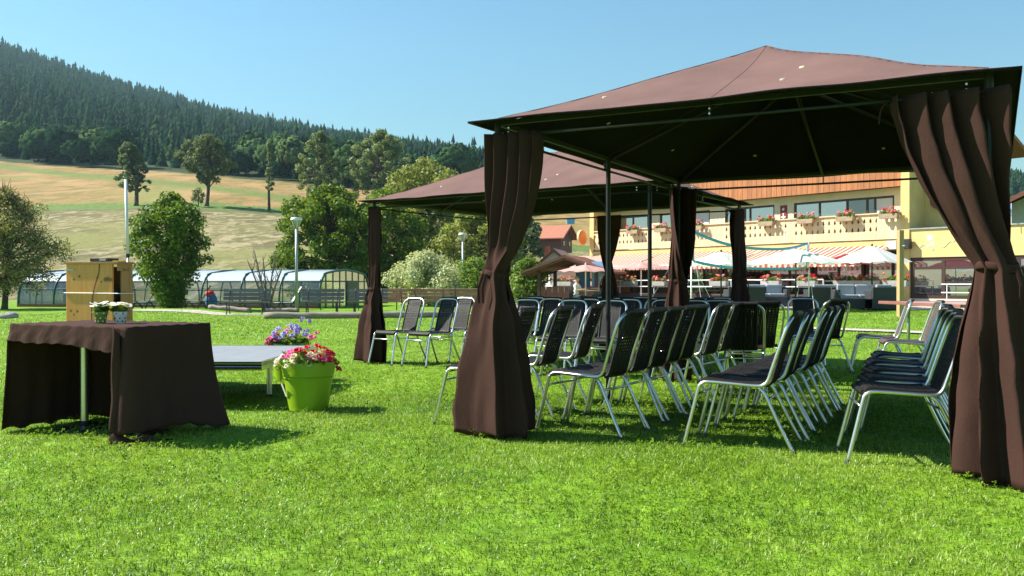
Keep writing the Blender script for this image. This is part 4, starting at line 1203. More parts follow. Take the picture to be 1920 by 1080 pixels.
# ------------------------------------------------------------------ stage deck
M['deck'] = mat('grey stage board', (.26, .265, .275), .4, 0, .5, var=.12, scale=5, bump=.1, bscale=300)
sd = empty('stage_platform', (-3.07, 8.45, 0), R(-1), 'low grey stage platform with aluminium edge and legs behind the table', 'stage')
sh = .40
MB().box((0, 0, sh - .006), (1.96, 1.94, .012)).build('deck', M['deck'], sd)
for i, (cx, cy_, lx, ly) in enumerate(((0, -.985, 2.0, .03), (0, .985, 2.0, .03), (-.985, 0, .03, 1.94), (.985, 0, .03, 1.94))):
    mb = MB()
    for z, h, k in ((sh - .006, .018, 1.0), (sh - .027, .024, .7), (sh - .05, .022, 1.0), (sh - .066, .010, .75)): mb.box((cx, cy_, z), (lx if lx > .1 else lx * k, ly if ly > .1 else ly * k, h))
    mb.build('edge_profile', M['chrome'], sd, bevel=.002)
for sx in (-.80, .80):
    for sy in (-.1, .9):
        o = MB().tube([(sx, sy, .01), (sx, sy, sh - .08)], .024, 12).build('leg', M['alu'], sd, smooth=True, autosm=40)
        MB().lathe([(.04, 0), (.04, .012), (.026, .02)], 12).build('foot_plate', M['black'], o, loc=(sx, sy, .0))

# ------------------------------------------------------------------ big planters
M['lime'] = mat('lime green plastic', (.27, .42, .015), .38, 0, .5, var=.05, scale=3, bump=.12, bscale=350)
for nm, c1, c2, tr in (('pink', (.75, .08, .28), (.85, .15, .42), .35), ('red', (.55, .012, .03), (.7, .02, .06), .3), ('cream', (.78, .74, .48), (.85, .82, .66), .35), ('purple', (.30, .22, .68), (.48, .38, .82), .35)):
    M['petal_' + nm] = leafmat(nm + ' petals', c1, c2, tr)
def petunia(m):
    mb = MB(); rg = random.Random(3); n = 15
    rows = []
    for t, z in ((.05, -.035), (.25, -.01), (.6, .004), (.85, .006), (1.0, -.002)):
        rows.append([(t * .036 * (1 + .10 * math.cos(5 * 2 * PI * k / n) * t) * math.cos(2 * PI * k / n), t * .036 * (1 + .10 * math.cos(5 * 2 * PI * k / n) * t) * math.sin(2 * PI * k / n), z + .004 * math.sin(2 * PI * 5 * k / n) * t) for k in range(n + 1)])
    return mb.grid(rows).mesh('flower', m, True)
PET = {k: petunia(M['petal_' + k]) for k in ('pink', 'red', 'cream', 'purple', 'white')}
def planter(loc, rt, hgt, lbl, mix, seed, zone, tall=.0, labelsticker=True):
    rg = random.Random(seed)
    t = empty('planter', loc, 0, lbl, 'planter', None)
    k = rt / .265; r_ = lambda q: q * k
    po = MB().lathe([(r_(.175), .0), (r_(.195), .006), (r_(.236), hgt * .665), (r_(.247), hgt * .672), (r_(.247), hgt * .69), (r_(.241), hgt * .70), (r_(.243), hgt * .715), (r_(.252), hgt * .725), (r_(.268), hgt * .985), (r_(.266), hgt), (r_(.255), hgt), (r_(.248), hgt * .9)], 48).build('pot', M['lime'], t, smooth=True, autosm=35)
    if labelsticker:
        a = R(212); r0 = r_(.218)
        P = [[(( r0 + .006 + .04 * v) * math.cos(a + .11 * u), (r0 + .006 + .04 * v) * math.sin(a + .11 * u), hgt * .30 + hgt * .27 * v) for u in (-1, -.5, 0, .5, 1)] for v in (0, .5, 1)]
        MB().grid(P).build('sticker', M['white'], po)
    MB().lathe([(.001, hgt * .90), (r_(.252), hgt * .90)], 24, cap=False).build('soil', M['soil'], t)
    C = []
    for i in range(26):
        a = i * 2.4; q = r_(.27) * math.sqrt((i + .5) / 26); C.append((q * math.cos(a), q * math.sin(a), hgt + .02 + .05 * rg.random() - .05 * (q / r_(.27)) ** 3))
    V, Fq = leaves(C, [.06] * 26, 900, .042, .4, seed)
    link('foliage', fast_mesh('foliage', V, Fq, 4, LEAF['fresh']), t)
    for i in range(sum(m_[1] for m_ in mix)):
        pass
    for kind, cnt, (x0, x1), (z0, z1) in zone:
        for i in range(cnt):
            for _ in range(40):
                x = rg.uniform(x0, x1); y = rg.uniform(-.27, .2) * k
                if x * x + y * y < (.33 * k) ** 2: break
            q = math.hypot(x, y) / (.3 * k)
            z = hgt + rg.uniform(z0, z1) - .06 * max(0, q - .75) * 2
            d = Vector((x * 2.2, y * 1.4 - .35, .75)).normalized()
            rot = d.to_track_quat('Z', 'Y').to_euler()
            f = link('flower', PET[kind], t, (x, y, z), rot, rg.uniform(.62, .98))
    return t
x, y = gp(577, 768); y = 7.45
planter(((578 - 960) / F * y, y, 0), .222, .405, 'lime green round planter with pink, red and cream petunias', [], 4,
        [('cream', 34, (-.25, .12), (.01, .07)), ('pink', 7, (-.27, -.1), (.03, .10)), ('pink', 5, (.05, .2), (.04, .09)), ('red', 18, (-.05, .25), (.04, .13)), ('pink', 2, (.0, .06), (.16, .24)), ('red', 3, (.17, .27), (-.06, .02)), ('pink', 3, (.1, .27), (.02, .09))])
y = 9.75
planter(((541 - 960) / F * y, y, 0), .20, .41, 'lime green planter with purple and red petunias behind the stage', [], 9,
        [('purple', 24, (-.12, .30), (.08, .20)), ('purple', 6, (.12, .34), (.12, .30)), ('red', 9, (-.36, -.05), (.02, .12)), ('pink', 10, (-.36, -.02), (.04, .14)), ('cream', 6, (-.05, .12), (.01, .08))], labelsticker=False)

# ------------------------------------------------------------------ pine cabinet, recorder, pole
CD = 9.6
cx0, cx1 = (123 - 960) / F * CD, (230 - 960) / F * CD
cw = cx1 - cx0; chh = CAMH + (CY - 491) / F * CD
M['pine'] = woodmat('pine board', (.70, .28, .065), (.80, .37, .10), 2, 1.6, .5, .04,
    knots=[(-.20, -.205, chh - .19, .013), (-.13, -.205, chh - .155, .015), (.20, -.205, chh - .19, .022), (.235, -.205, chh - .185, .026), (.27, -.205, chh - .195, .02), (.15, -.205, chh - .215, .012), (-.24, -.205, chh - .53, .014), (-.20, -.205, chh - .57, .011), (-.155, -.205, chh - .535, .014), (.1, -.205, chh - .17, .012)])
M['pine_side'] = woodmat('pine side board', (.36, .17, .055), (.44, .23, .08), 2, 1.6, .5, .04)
cb = empty('pine_cabinet', ((cx0 + cx1) / 2, CD + .2, 0), R(-15), 'knotty pine cabinet with open right side behind the table', 'cabinet')
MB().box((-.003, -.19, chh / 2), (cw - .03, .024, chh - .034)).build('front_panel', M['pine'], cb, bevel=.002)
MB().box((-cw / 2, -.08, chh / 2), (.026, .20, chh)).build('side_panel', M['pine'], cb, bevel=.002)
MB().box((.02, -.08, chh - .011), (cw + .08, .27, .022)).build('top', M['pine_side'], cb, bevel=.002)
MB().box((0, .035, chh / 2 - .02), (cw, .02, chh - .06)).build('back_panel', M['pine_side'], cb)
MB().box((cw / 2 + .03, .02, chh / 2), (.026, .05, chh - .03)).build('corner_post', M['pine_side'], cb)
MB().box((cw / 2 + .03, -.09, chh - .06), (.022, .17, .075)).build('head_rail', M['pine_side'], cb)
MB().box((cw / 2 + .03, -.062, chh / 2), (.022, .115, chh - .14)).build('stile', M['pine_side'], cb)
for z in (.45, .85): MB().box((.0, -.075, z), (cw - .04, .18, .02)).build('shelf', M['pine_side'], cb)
MB().box((.02, -.08, .94), (cw * .8, .16, .14)).build('amplifier', M['black'], cb, bevel=.006)
MB().box((-cw / 2 + .06, -.206, chh - .085), (.11, .008, .016)).build('hinge', M['steel'], cb)
MB().tube([(-cw / 2 - .02, -.207, chh - .335), (cw / 2 + .06, -.207, chh - .34), (cw / 2 + .06, .04, chh - .34)], .0045, 6).build('strap_wire', M['white'], cb)
MB().tube(smooth_path([(.13, -.206, chh), (.12, -.208, chh - .12), (.06, -.208, chh - .3), (.03, -.208, chh - .5), (.04, -.207, chh - .75)], 4), .004, 5).build('cable', M['black'], cb)
MB().tube(smooth_path([(-cw / 2 + .03, -.208, chh - .66), (-cw / 2 + .09, -.20, chh - .65), (-cw / 2 + .13, -.23, chh - .72), (-cw / 2 + .12, -.22, .4)], 4), .005, 5).build('cable', M['black'], cb)
rx = (188 - 960) / F * CD
o = empty('recorder_box', (rx, CD + .10, chh - .002), R(-15), 'flat black recorder lying on top of the pine cabinet', 'recorder')
MB().box((0, 0, .025), (.235, .17, .036)).build('case', M['black'], o, bevel=.004)
MB().box((.05, -.087, .025), (.08, .006, .02)).build('display', M['steel'], o)
for k in (-.1, .1):
    MB().box((k, 0, .004), (.02, .16, .01)).build('foot', M['black'], o)
M['yellow'] = mat('yellow plastic', (.65, .45, .03), .5)
o = MB().box((0, 0, .008), (.13, .03, .014)).build('spirit_level', M['yellow'], loc=((222 - 960) / F * CD, CD + .02, chh + .0), rot=(0, 0, .1), bevel=.002)
tag(o, 'small yellow bar lying on the cabinet beside the recorder', 'bar')
p0 = at(236, 337, CD + .35); p1 = at(246, 640, CD + .05)
o = empty('aluminium_pole', (p1[0], p1[1], 0), 0, 'slender pale pole leaning against the pine cabinet', 'pole')
d = Vector(p0) - Vector((p1[0], p1[1], 0)); foot = Vector((.01, 0, 0))
MB().tube([foot, d * .62], .0125, 10).build('lower_tube', M['steel'], o, smooth=True)
MB().tube([d * .61, d], .0165, 10).build('upper_tube', M['white'], o, smooth=True)
MB().lathe([(.02, -.02), (.02, .02)], 10).build('clamp', M['black'], o, loc=d * .615)

# ------------------------------------------------------------------ inn building
BO = Vector((15.2, 34.8, .18)); BU = Vector((-.636, .772, 0)); BN = Vector((-.772, -.636, 0)); UP = Vector((0, 0, 1))
BRZ = math.atan2(BU.y, BU.x)                 # local x = along the facade (to the left), local -y... see bl()
def bl(s, t, z): return BO + BU * s + BN * t + UP * (z - .18)
# local frame of the building: x = s (along), y = -t (into the house), z up from terrace level
inn = empty('inn_building', tuple(BO), BRZ, 'yellow inn with wooden balcony, orange cladding and striped awning', 'building')
def L3(s, t, z): return (s, t * 1.0, z)
# BN expressed in the local frame: rotate by -BRZ
_n = Vector((BN.x * math.cos(BRZ) + BN.y * math.sin(BRZ), -BN.x * math.sin(BRZ) + BN.y * math.cos(BRZ), 0)); NS = 1 if _n.y > 0 else -1
def lb(s, t, z): return Vector((s, NS * t, z - .18))
def lbox(s0, s1, t0, t1, z0, z1): return ((s0 + s1) / 2, NS * (t0 + t1) / 2, (z0 + z1) / 2 - .18), (abs(s1 - s0), abs(t1 - t0), abs(z1 - z0))
M['yellow_wall'] = mat('yellow render', (.70, .51, .205), .85, var=.10, scale=1.5, bump=.25, bscale=40)
M['cream_wall'] = mat('cream render', (.70, .62, .46), .85, var=.08, scale=1.5, bump=.2, bscale=40)
M['clad'] = woodmat('orange larch cladding', (.33, .115, .034), (.45, .175, .06), 2, 2.0, .6, .16)
M['balc'] = woodmat('pale balcony wood', (.62, .47, .27), (.74, .60, .38), 2, 2.0, .6, .08)
M['darkwood'] = woodmat('dark brown joinery', (.035, .016, .010), (.06, .028, .017), 2, 2.0, .5, .1)
M['redwood'] = woodmat('red brown shelter wood', (.12, .045, .025), (.19, .07, .04), 0, 2.0, .6, .12)
M['pane'] = glassmat('window glass', (.03, .035, .04), .38, 0.0)
M['pane_dark'] = glassmat('dark window glass', (.008, .008, .009), .14, 0.0)
M['curtain_white'] = mat('white net curtain', (.62, .64, .66), .9, var=.1, scale=30, stretch=(6, 6, .3))
def bpart(name, m, boxes, bevel=0, parent=None):
    mb = MB()
    for q in boxes: c, d = lbox(*q); mb.box(c, d)
    return mb.build(name, m, parent or inn, bevel=bevel)
LEN = 17.0
bpart('ground_floor_wall', M['darkwood'], [(.0, LEN, -2.3, -2.0, .18, 2.62)])
bpart('upper_wall', M['cream_wall'], [(0, .9, -1.5, -1.2, 2.6, 4.98), (.9, LEN, -1.5, -1.2, 4.68, 4.98), (5.55, 6.55, -1.5, -1.2, 2.6, 4.68), (9.3, 10.2, -1.5, -1.2, 2.6, 4.68), (13.4, 14.2, -1.5, -1.2, 2.6, 4.68), (16.3, LEN, -1.5, -1.2, 2.6, 4.68), (.9, 16.3, -1.5, -1.2, 2.6, 2.95)])
bpart('side_wall', M['yellow_wall'], [(-.35, .0, -7, .05, .18, 6.6)])
bpart('side_wall', M['yellow_wall'], [(LEN, LEN + .3, -7, .0, .18, 6.6)])
bpart('rear_block', M['cream_wall'], [(0, LEN, -7, -2.35, .18, 6.4)])
bpart('balcony_slab', M['yellow_wall'], [(0, LEN, -1.6, .06, 2.42, 2.80)])
bpart('slab_edge', M['darkwood'], [(0, LEN, .063, .085, 2.80, 2.83)])
# cladding boards of the upper storey
cm = MB().box((0, 0, 0), (.126, .03, 1.75)).mesh('plank', M['clad'])
for i in range(131):
    s = .065 + i * .13
    c, _ = lbox(s, s, -.72 + .008 * (i % 2), -.72 + .008 * (i % 2), 4.98, 6.72)
    link('plank', cm, inn, c)
bpart('cladding_backing', M['darkwood'], [(0, LEN, -1.5, -.75, 4.985, 6.6)])
M['tiles_red'] = mat('red roof tiles', (.36, .13, .075), .8, var=.3, scale=8, bump=.5, bscale=20)
mb = MB()
rp = [lb(-1.3, -.4, 6.72), lb(LEN + 1.3, -.4, 6.72), lb(LEN + 1.3, -4.2, 8.6), lb(-1.3, -4.2, 8.6), lb(-1.3, -9, 6.7), lb(LEN + 1.3, -9, 6.7)]
mb.add(rp + [p + Vector((0, 0, .18)) for p in rp], [(0, 1, 2, 3), (3, 2, 5, 4), (6, 7, 8, 9), (9, 8, 11, 10), (0, 1, 7, 6), (4, 5, 11, 10), (0, 3, 9, 6), (3, 4, 10, 9), (1, 2, 8, 7), (2, 5, 11, 8)])
mb.build('roof', M['tiles_red'], inn)
def window(s0, s1, z0, z1, t, splits, panes, fr=.09, parent=None):
    w = bpart('window', M['darkwood'], [(s0, s1, t - .06, t, z1 - fr, z1), (s0, s1, t - .06, t, z0, z0 + fr), (s0, s0 + fr, t - .06, t, z0 + fr, z1 - fr), (s1 - fr, s1, t - .06, t, z0 + fr, z1 - fr)])
    xs = [s0 + fr] + list(splits) + [s1 - fr]
    for x in splits: bpart('mullion', M['darkwood'], [(x - fr / 2, x + fr / 2, t - .055, t - .003, z0 + fr, z1 - fr)], parent=w)
    for i in range(len(xs) - 1):
        a_ = xs[i] + (fr / 2 if i else 0); b_ = xs[i + 1] - (fr / 2 if i < len(xs) - 2 else 0)
        k = panes[i]
        bpart('pane', M['pane'] if k == 'l' else M['pane_dark'] if k == 'd' else M['curtain_white'], [(a_, b_, t - .04, t - .03, z0 + fr, z1 - fr)], parent=w)
    return w
window(.9, 5.55, 2.95, 4.68, -1.25, [1.75, 2.1, 3.0, 4.3], ['c', 'd', 'd', 'l', 'l'])
window(6.55, 9.3, 2.95, 4.68, -1.25, [7.9, 8.2], ['l', 'l', 'l'])
window(10.2, 13.4, 2.95, 4.68, -1.25, [11.2, 12.3], ['c', 'd', 'l'])
window(14.2, 16.3, 2.95, 4.68, -1.25, [15.3], ['l', 'l'])
# ground floor glazing
k = .15
while k < LEN - .5:
    window(k, k + 2.35, .5, 2.4, -1.90, [k + 1.17], ['l', 'l'] if int(k * 10) % 3 else ['d', 'l'], .12)
    k += 2.45
# balcony boards with cut-out firs
H1, bw = .98, .26
half_ = [(0, 0), (.010, .0), (.010, .28), (.0, .30), (-.0, .30)]
def notch(z):  # half fir shape on the plank edge
    return [(0, z), (-.018, z), (-.018, z + .03), (-.066, z + .035), (-.030, z + .095), (-.050, z + .10), (-.018, z + .16), (0, z + .205)]
right = [(bw / 2 - .004, 0)] + [(bw / 2 - .004 + dx, z) for dx, z in notch(.30)] + [(bw / 2 - .004 + dx, z) for dx, z in notch(.64)] + [(bw / 2 - .004, H1)]
outl = right + [(-x, z) for x, z in reversed(right)]
bm_ = MB().prism(outl, (0, -.012, 0), (1, 0, 0), (0, 0, 1), .024).mesh('plank', M['balc'])
for i in range(int(LEN / bw)):
    c, _ = lbox(.08 + i * bw, .08 + i * bw, .05, .05, 2.86, 2.86)
    link('plank', bm_, inn, c)
bpart('handrail', M['balc'], [(0, LEN, .0, .1, 3.84, 3.89)], .004)
bpart('balcony_rail', M['balc'], [(0, LEN, -.03, .03, 2.92, 2.99), (0, LEN, -.03, .03, 3.68, 3.75)])
# right-hand extension with painted fascia
bpart('extension_wall', M['yellow_wall'], [(-9.5, -.352, -5, .0, 2.08, 3.16)])
bpart('parapet_cap', M['steel'], [(-9.6, -.352, -5.1, .06, 3.162, 3.21)])
bpart('upper_side_wall', M['yellow_wall'], [(-1.6, -.352, -6, -1.2, 3.17, 5.9)])
for a_ in (-.36, -3.0, -5.6):
    w = window(a_ - 2.5, a_, .5, 2.075, -.04, [a_ - 1.25], ['l', 'l'], .13)
    bpart('transom', M['darkwood'], [(a_ - 2.5 + .13, a_ - .13, -.1, -.036, 1.62, 1.72)], parent=w)
bpart('plinth', M['cream_wall'], [(-9.5, -.36, -.12, -.02, .1, .5)])
bpart('extension_core', M['black'], [(-9.4, -.4, -4.6, -.2, .18, 2.05)])
# awning box end, lamp and dish
bpart('awning_box', M['white'], [(.02, .40, .1, .36, 2.42, 2.74)])
o = bpart('loudspeaker', M['black'], [(-.46, -.08, .06, .30, 2.42, 2.80)], .01)
mb = MB(); mb.lathe([(.001, .02), (.30, .05), (.31, .03), (.001, 0)], 24)
mb.build('round_plaque', M['redwood'], inn, loc=lb(-.95, -1.05, 4.3), rot=(-NS * PI / 2, 0, 0))
# painted edelweiss on the fascia
M['paint_white'] = mat('white paint flowers', (.78, .76, .72), .8, var=.1)
M['paint_teal'] = mat('teal paint scrolls', (.30, .50, .42), .8, var=.1)
M['paint_mauve'] = mat('mauve paint flowers', (.55, .42, .48), .8, var=.1)
def painted(s, z, r, m, n=8):
    out_ = []
    for k in range(2 * n):
        a = PI * k / n; q = r if k % 2 == 0 else r * .42; out_.append((q * math.cos(a), q * math.sin(a)))
    c = lb(s, .003, z)
    MB().prism(out_, c, (1, 0, 0), (0, 0, 1), -NS * .004).build('painted_flower', M[m], inn)
for off in (0, -4.6):
    painted(-1.12 + off, 2.83, .17, 'paint_white'); painted(-1.22 + off, 2.60, .12, 'paint_white'); painted(-1.05 + off, 2.50, .08, 'paint_white'); painted(-1.24 + off, 2.38, .05, 'paint_mauve')
    for s_, z_ in ((-1.95, 2.95), (-2.3, 2.72), (-2.55, 2.45), (-2.9, 2.6), (-3.3, 2.44), (-3.6, 2.7)): painted(s_ + off, z_, .055, 'paint_mauve', 5)
    for k, (s_, z_, sw) in enumerate(((-.75, 2.45, 1), (-1.5, 2.55, -1), (-2.0, 2.62, 1), (-2.5, 2.6, -1), (-3.1, 2.75, 1))):
        P = [lb(s_ + off - .55 * t * (1 if sw > 0 else .8), .006, z_ + .13 * sw * math.sin(t * 5) * (1 - .3 * t)) for t in np.linspace(0, 1, 14)]
        MB().tube(P, .010, 4).build('painted_scroll', M['paint_teal'], inn)
# awning
def stripes(name, c1, c2, period, axis=0):
    m, N, L, out = newmat(name)
    tc = N.new('ShaderNodeTexCoord'); sp = N.new('ShaderNodeSeparateXYZ'); L.new(tc.outputs['Object'], sp.inputs[0])
    md = N.new('ShaderNodeMath'); md.operation = 'MULTIPLY'; md.inputs[1].default_value = 1 / period; L.new(sp.outputs[axis], md.inputs[0])
    fr = N.new('ShaderNodeMath'); fr.operation = 'FRACT'; L.new(md.outputs[0], fr.inputs[0])
    gt = N.new('ShaderNodeMath'); gt.operation = 'GREATER_THAN'; gt.inputs[1].default_value = .5; L.new(fr.outputs[0], gt.inputs[0])
    mx = N.new('ShaderNodeMix'); mx.data_type = 'RGBA'; mx.inputs[6].default_value = (*c1, 1); mx.inputs[7].default_value = (*c2, 1); L.new(gt.outputs[0], mx.inputs[0])
    p = principled(N, c1, .8, 0, .2); L.new(mx.outputs[2], p.inputs['Base Color'])
    t = N.new('ShaderNodeBsdfTranslucent'); L.new(mx.outputs[2], t.inputs[0])
    a = N.new('ShaderNodeMixShader'); a.inputs[0].default_value = .25; L.new(p.outputs[0], a.inputs[1]); L.new(t.outputs[0], a.inputs[2]); L.new(a.outputs[0], out.inputs[0])
    return m
M['awn'] = stripes('red and white awning cloth', (.66, .60, .52), (.52, .11, .05), .26)
for s0, s1 in ((.35, 6.2), (6.3, 12.0), (12.1, 18.2)):
    aw = empty('awning', tuple(bl((s0 + s1) / 2, .2, 2.6)), BRZ, {0: 'striped red and white awning nearest the yellow fascia', 1: 'striped awning over the middle of the terrace', 2: 'striped awning reaching past the left end of the inn'}[int(s0 / 6)], 'awning')
    w2 = (s1 - s0) / 2; n = 40
    P = []
    for j in range(9):
        t = j / 8; P.append([(-w2 + 2 * w2 * i / n, NS * (2.55 * t), -.02 - .68 * t - .05 * math.sin(PI * t)) for i in range(n + 1)])
    MB().grid(P).build('cloth', M['awn'], aw, smooth=True)
    n = 120
    P = [[(-w2 + 2 * w2 * i / n, NS * 2.56, -.70 + .0 * i) for i in range(n + 1)], [(-w2 + 2 * w2 * i / n, NS * 2.575, -.85 - .045 * abs(math.sin(PI * i / 3))) for i in range(n + 1)]]
    MB().grid(P).build('valance', M['awn'], aw)
    MB().tube([(-w2, NS * 2.55, -.70), (w2, NS * 2.55, -.70)], .028, 8).build('front_bar', M['white'], aw)
    for k in (-.8, 0.1, .8):
        MB().tube([(k * w2, 0, -.12), (k * w2 + .35, NS * 1.3, -.55), (k * w2, NS * 2.5, -.72)], .02, 6).build('arm', M['white'], aw)

# shield between the windows
sg = empty('wall_shield', tuple(bl(6.05, -1.19, 3.55)), BRZ, 'dark red wooden shield with a white cross and a plaque below', 'sign')
M['shield'] = mat('dark red board', (.20, .022, .02), .6, var=.1)
c_ = lambda x, z, y=0: Vector((x, NS * y, z))
def lboxp(name, m, x0, x1, z0, z1, y0, y1, parent): return MB().box(((x0 + x1) / 2, NS * (y0 + y1) / 2, (z0 + z1) / 2), (x1 - x0, y1 - y0, z1 - z0)).build(name, m, parent, bevel=.004)
lboxp('board', M['shield'], -.17, .17, .28, 1.06, 0, .03, sg)
lboxp('plaque', M['darkwood'], -.17, .17, .12, .26, 0, .03, sg)
MB().prism([(-.17, .1), (-.14, -.08), (0, -.14), (.14, -.08), (.17, .1)], c_(0, 0, 0), (1, 0, 0), (0, 0, 1), -NS * .03).build('lower_plaque', M['darkwood'], sg)
lboxp('cross', M['dot_white'], -.03, .03, .34, .70, .03, .042, sg); lboxp('cross', M['dot_white'], -.12, .12, .50, .56, .0301, .043, sg)
st = [((.085 if k % 2 == 0 else .035) * math.cos(PI / 2 + PI * k / 5), .88 + (.085 if k % 2 == 0 else .035) * math.sin(PI / 2 + PI * k / 5)) for k in range(10)]
MB().prism(st, c_(0, 0, .031), (1, 0, 0), (0, 0, 1), -NS * .01).build('star', M['dot_white'], sg)
MB().tube([c_(.09 * math.cos(a), .01 + .05 * math.sin(a), .035) for a in np.linspace(0, 2 * PI, 16)], .008, 5).build('ring', M['steel'], sg)
# round orange sign at the left end
q = bl(17.5, .5, 3.1)
os_ = empty('oval_sign', tuple(q), BRZ + NS * R(78), 'orange oval sign with a pale rim at the left end of the inn', 'sign')
M['orange_sign'] = mat('orange sign face', (.85, .25, .05), .4, var=.08)
M['rim_sign'] = mat('pale sign rim', (.85, .62, .32), .4, var=.05)
ov = lambda a_, b_: [(a_ * math.cos(t), .45 + b_ * math.sin(t)) for t in np.linspace(0, 2 * PI, 41)[:-1]]
MB().prism(ov(.42, .42), (0, -.05, 0), (1, 0, 0), (0, 0, 1), .1).build('rim', M['rim_sign'], os_)
MB().prism(ov(.36, .36), (0, -.056, 0), (1, 0, 0), (0, 0, 1), .112).build('face', M['orange_sign'], os_)
for k in range(3): MB().box((-.06 + .12 * k - .06, 0, .52), (.07, .118, .025)).build('lettering', M['dot_white'], os_)
MB().box((0, 0, .40), (.4, .118, .035)).build('lettering', M['dot_white'], os_)
MB().tube([(0, .0, .4), (.0, .0, .0)], .02, 6).build('bracket', M['black'], os_)
os_.rotation_euler = (0, 0, R(52)); os_.scale = (1, 1, 1)

# ------------------------------------------------------------------ flower boxes
GER = {}
M['petal_rose'] = leafmat('rose petals', (.80, .22, .40), (.86, .42, .55), .35)
for nm, m_ in (('pink', 'petal_rose'), ('red', 'petal_red'), ('white', 'petal_white')):
    V, Fq = leaves([(0, 0, 0)], [.05], 16, .06, .3, 5); GER[nm] = fast_mesh('flower', V, Fq, 4, M[m_])
M['orange_petal'] = leafmat('orange petals', (.8, .22, .06), (.85, .35, .12), .3); V, Fq = leaves([(0, 0, 0)], [.05], 16, .06, .3, 6); GER['orange'] = fast_mesh('flower', V, Fq, 4, M['orange_petal'])
M['boxwood'] = mat('weathered box wood', (.35, .27, .18), .8, var=.2)
FOL = []
for k in range(3):
    V, Fq = leaves([(-.3 + .15 * j, 0, .12 + .03 * (j % 2)) for j in range(5)], [.13] * 5, 330, .075, .3, 40 + k, (1.1, .8, .8)); FOL.append(fast_mesh('foliage', V, Fq, 4, LEAF['fresh']))
M['trough_grey'] = mat('grey trough', (.34, .33, .31), .8, var=.15)
boxm = MB().box((0, 0, 0), (.72, .2, .19), taper=1.08).mesh('trough', M['boxwood'])
boxw = MB().box((0, 0, 0), (.8, .22, .2), taper=1.06).mesh('trough', M['trough_grey'])
def flowerbox(p, rz, lbl, group, kinds, seed, m=boxm, nf=16):
    rg = random.Random(seed)
    t = empty('flower_box', tuple(p), rz, lbl, 'flower box', group)
    link('trough', m, t, (0, 0, .1))
    link('foliage', FOL[seed % 3], t, (0, 0, .12), None, 1.0)
    for i in range(nf):
        link('flower', GER[kinds[i % len(kinds)]], t, (rg.uniform(-.4, .4), rg.uniform(-.16, .16), rg.uniform(.22, .46)), (0, 0, rg.uniform(0, 6)), rg.uniform(.8, 1.3))
def s_at(x, t):
    """facade abscissa seen at photo column x for a plane t in front of the balcony"""
    k = (x - 960) / F; o = BO + BN * t
    return (k * o.y - o.x) / (BU.x - k * BU.y)
nth = ['next to the yellow pier', 'below the dark open window', 'below the wide window', 'below the wall shield', 'behind the dark curtain', 'near the gazebo mid post', 'at the left end']
for i, x in enumerate((1667, 1585, 1511, 1437, 1306, 1240, 1187)):
    s = s_at(x, .22)
    flowerbox(bl(s, .24, 3.62), BRZ, 'balcony box of pink geraniums ' + nth[i], 'flower boxes along the balcony', ['pink', 'pink', 'orange', 'red'], 60 + i)
# terrace rail with boxes
rail = empty('terrace_rail', tuple(bl(8, 4.2, .2)), BRZ, 'white tubular rail along the terrace edge', 'railing')
for z in (.75, 1.02):
    MB().tube([(-7.2, 0, z), (9.2, 0, z)], .024, 6).build('rail', M['white'], rail)
for k in range(9): MB().tube([(-7.2 + 2.05 * k, 0, 0), (-7.2 + 2.05 * k, 0, 1.02)], .022, 6).build('post', M['white'], rail)
tn = ['behind the wooden post', 'right of the pale parasol pole', 'beside the grey sofa', 'behind the net pole', 'left of the net pole', 'between the dark curtains', 'under the pink parasol', 'left of the mid post', 'beside the seated woman', 'behind the seated man', 'at the shelter']
for i, x in enumerate((1680, 1625, 1585, 1512, 1446, 1348, 1235, 1180, 1112, 1062, 1045)):
    s = s_at(x, 4.25)
    flowerbox(bl(s, 4.25, .98), BRZ, 'terrace box of pink and red geraniums ' + tn[i], 'flower boxes on the terrace rail', (['pink', 'pink', 'red', 'orange'] if i < 7 else ['orange', 'pink', 'pink']), 80 + i, boxw, 15)

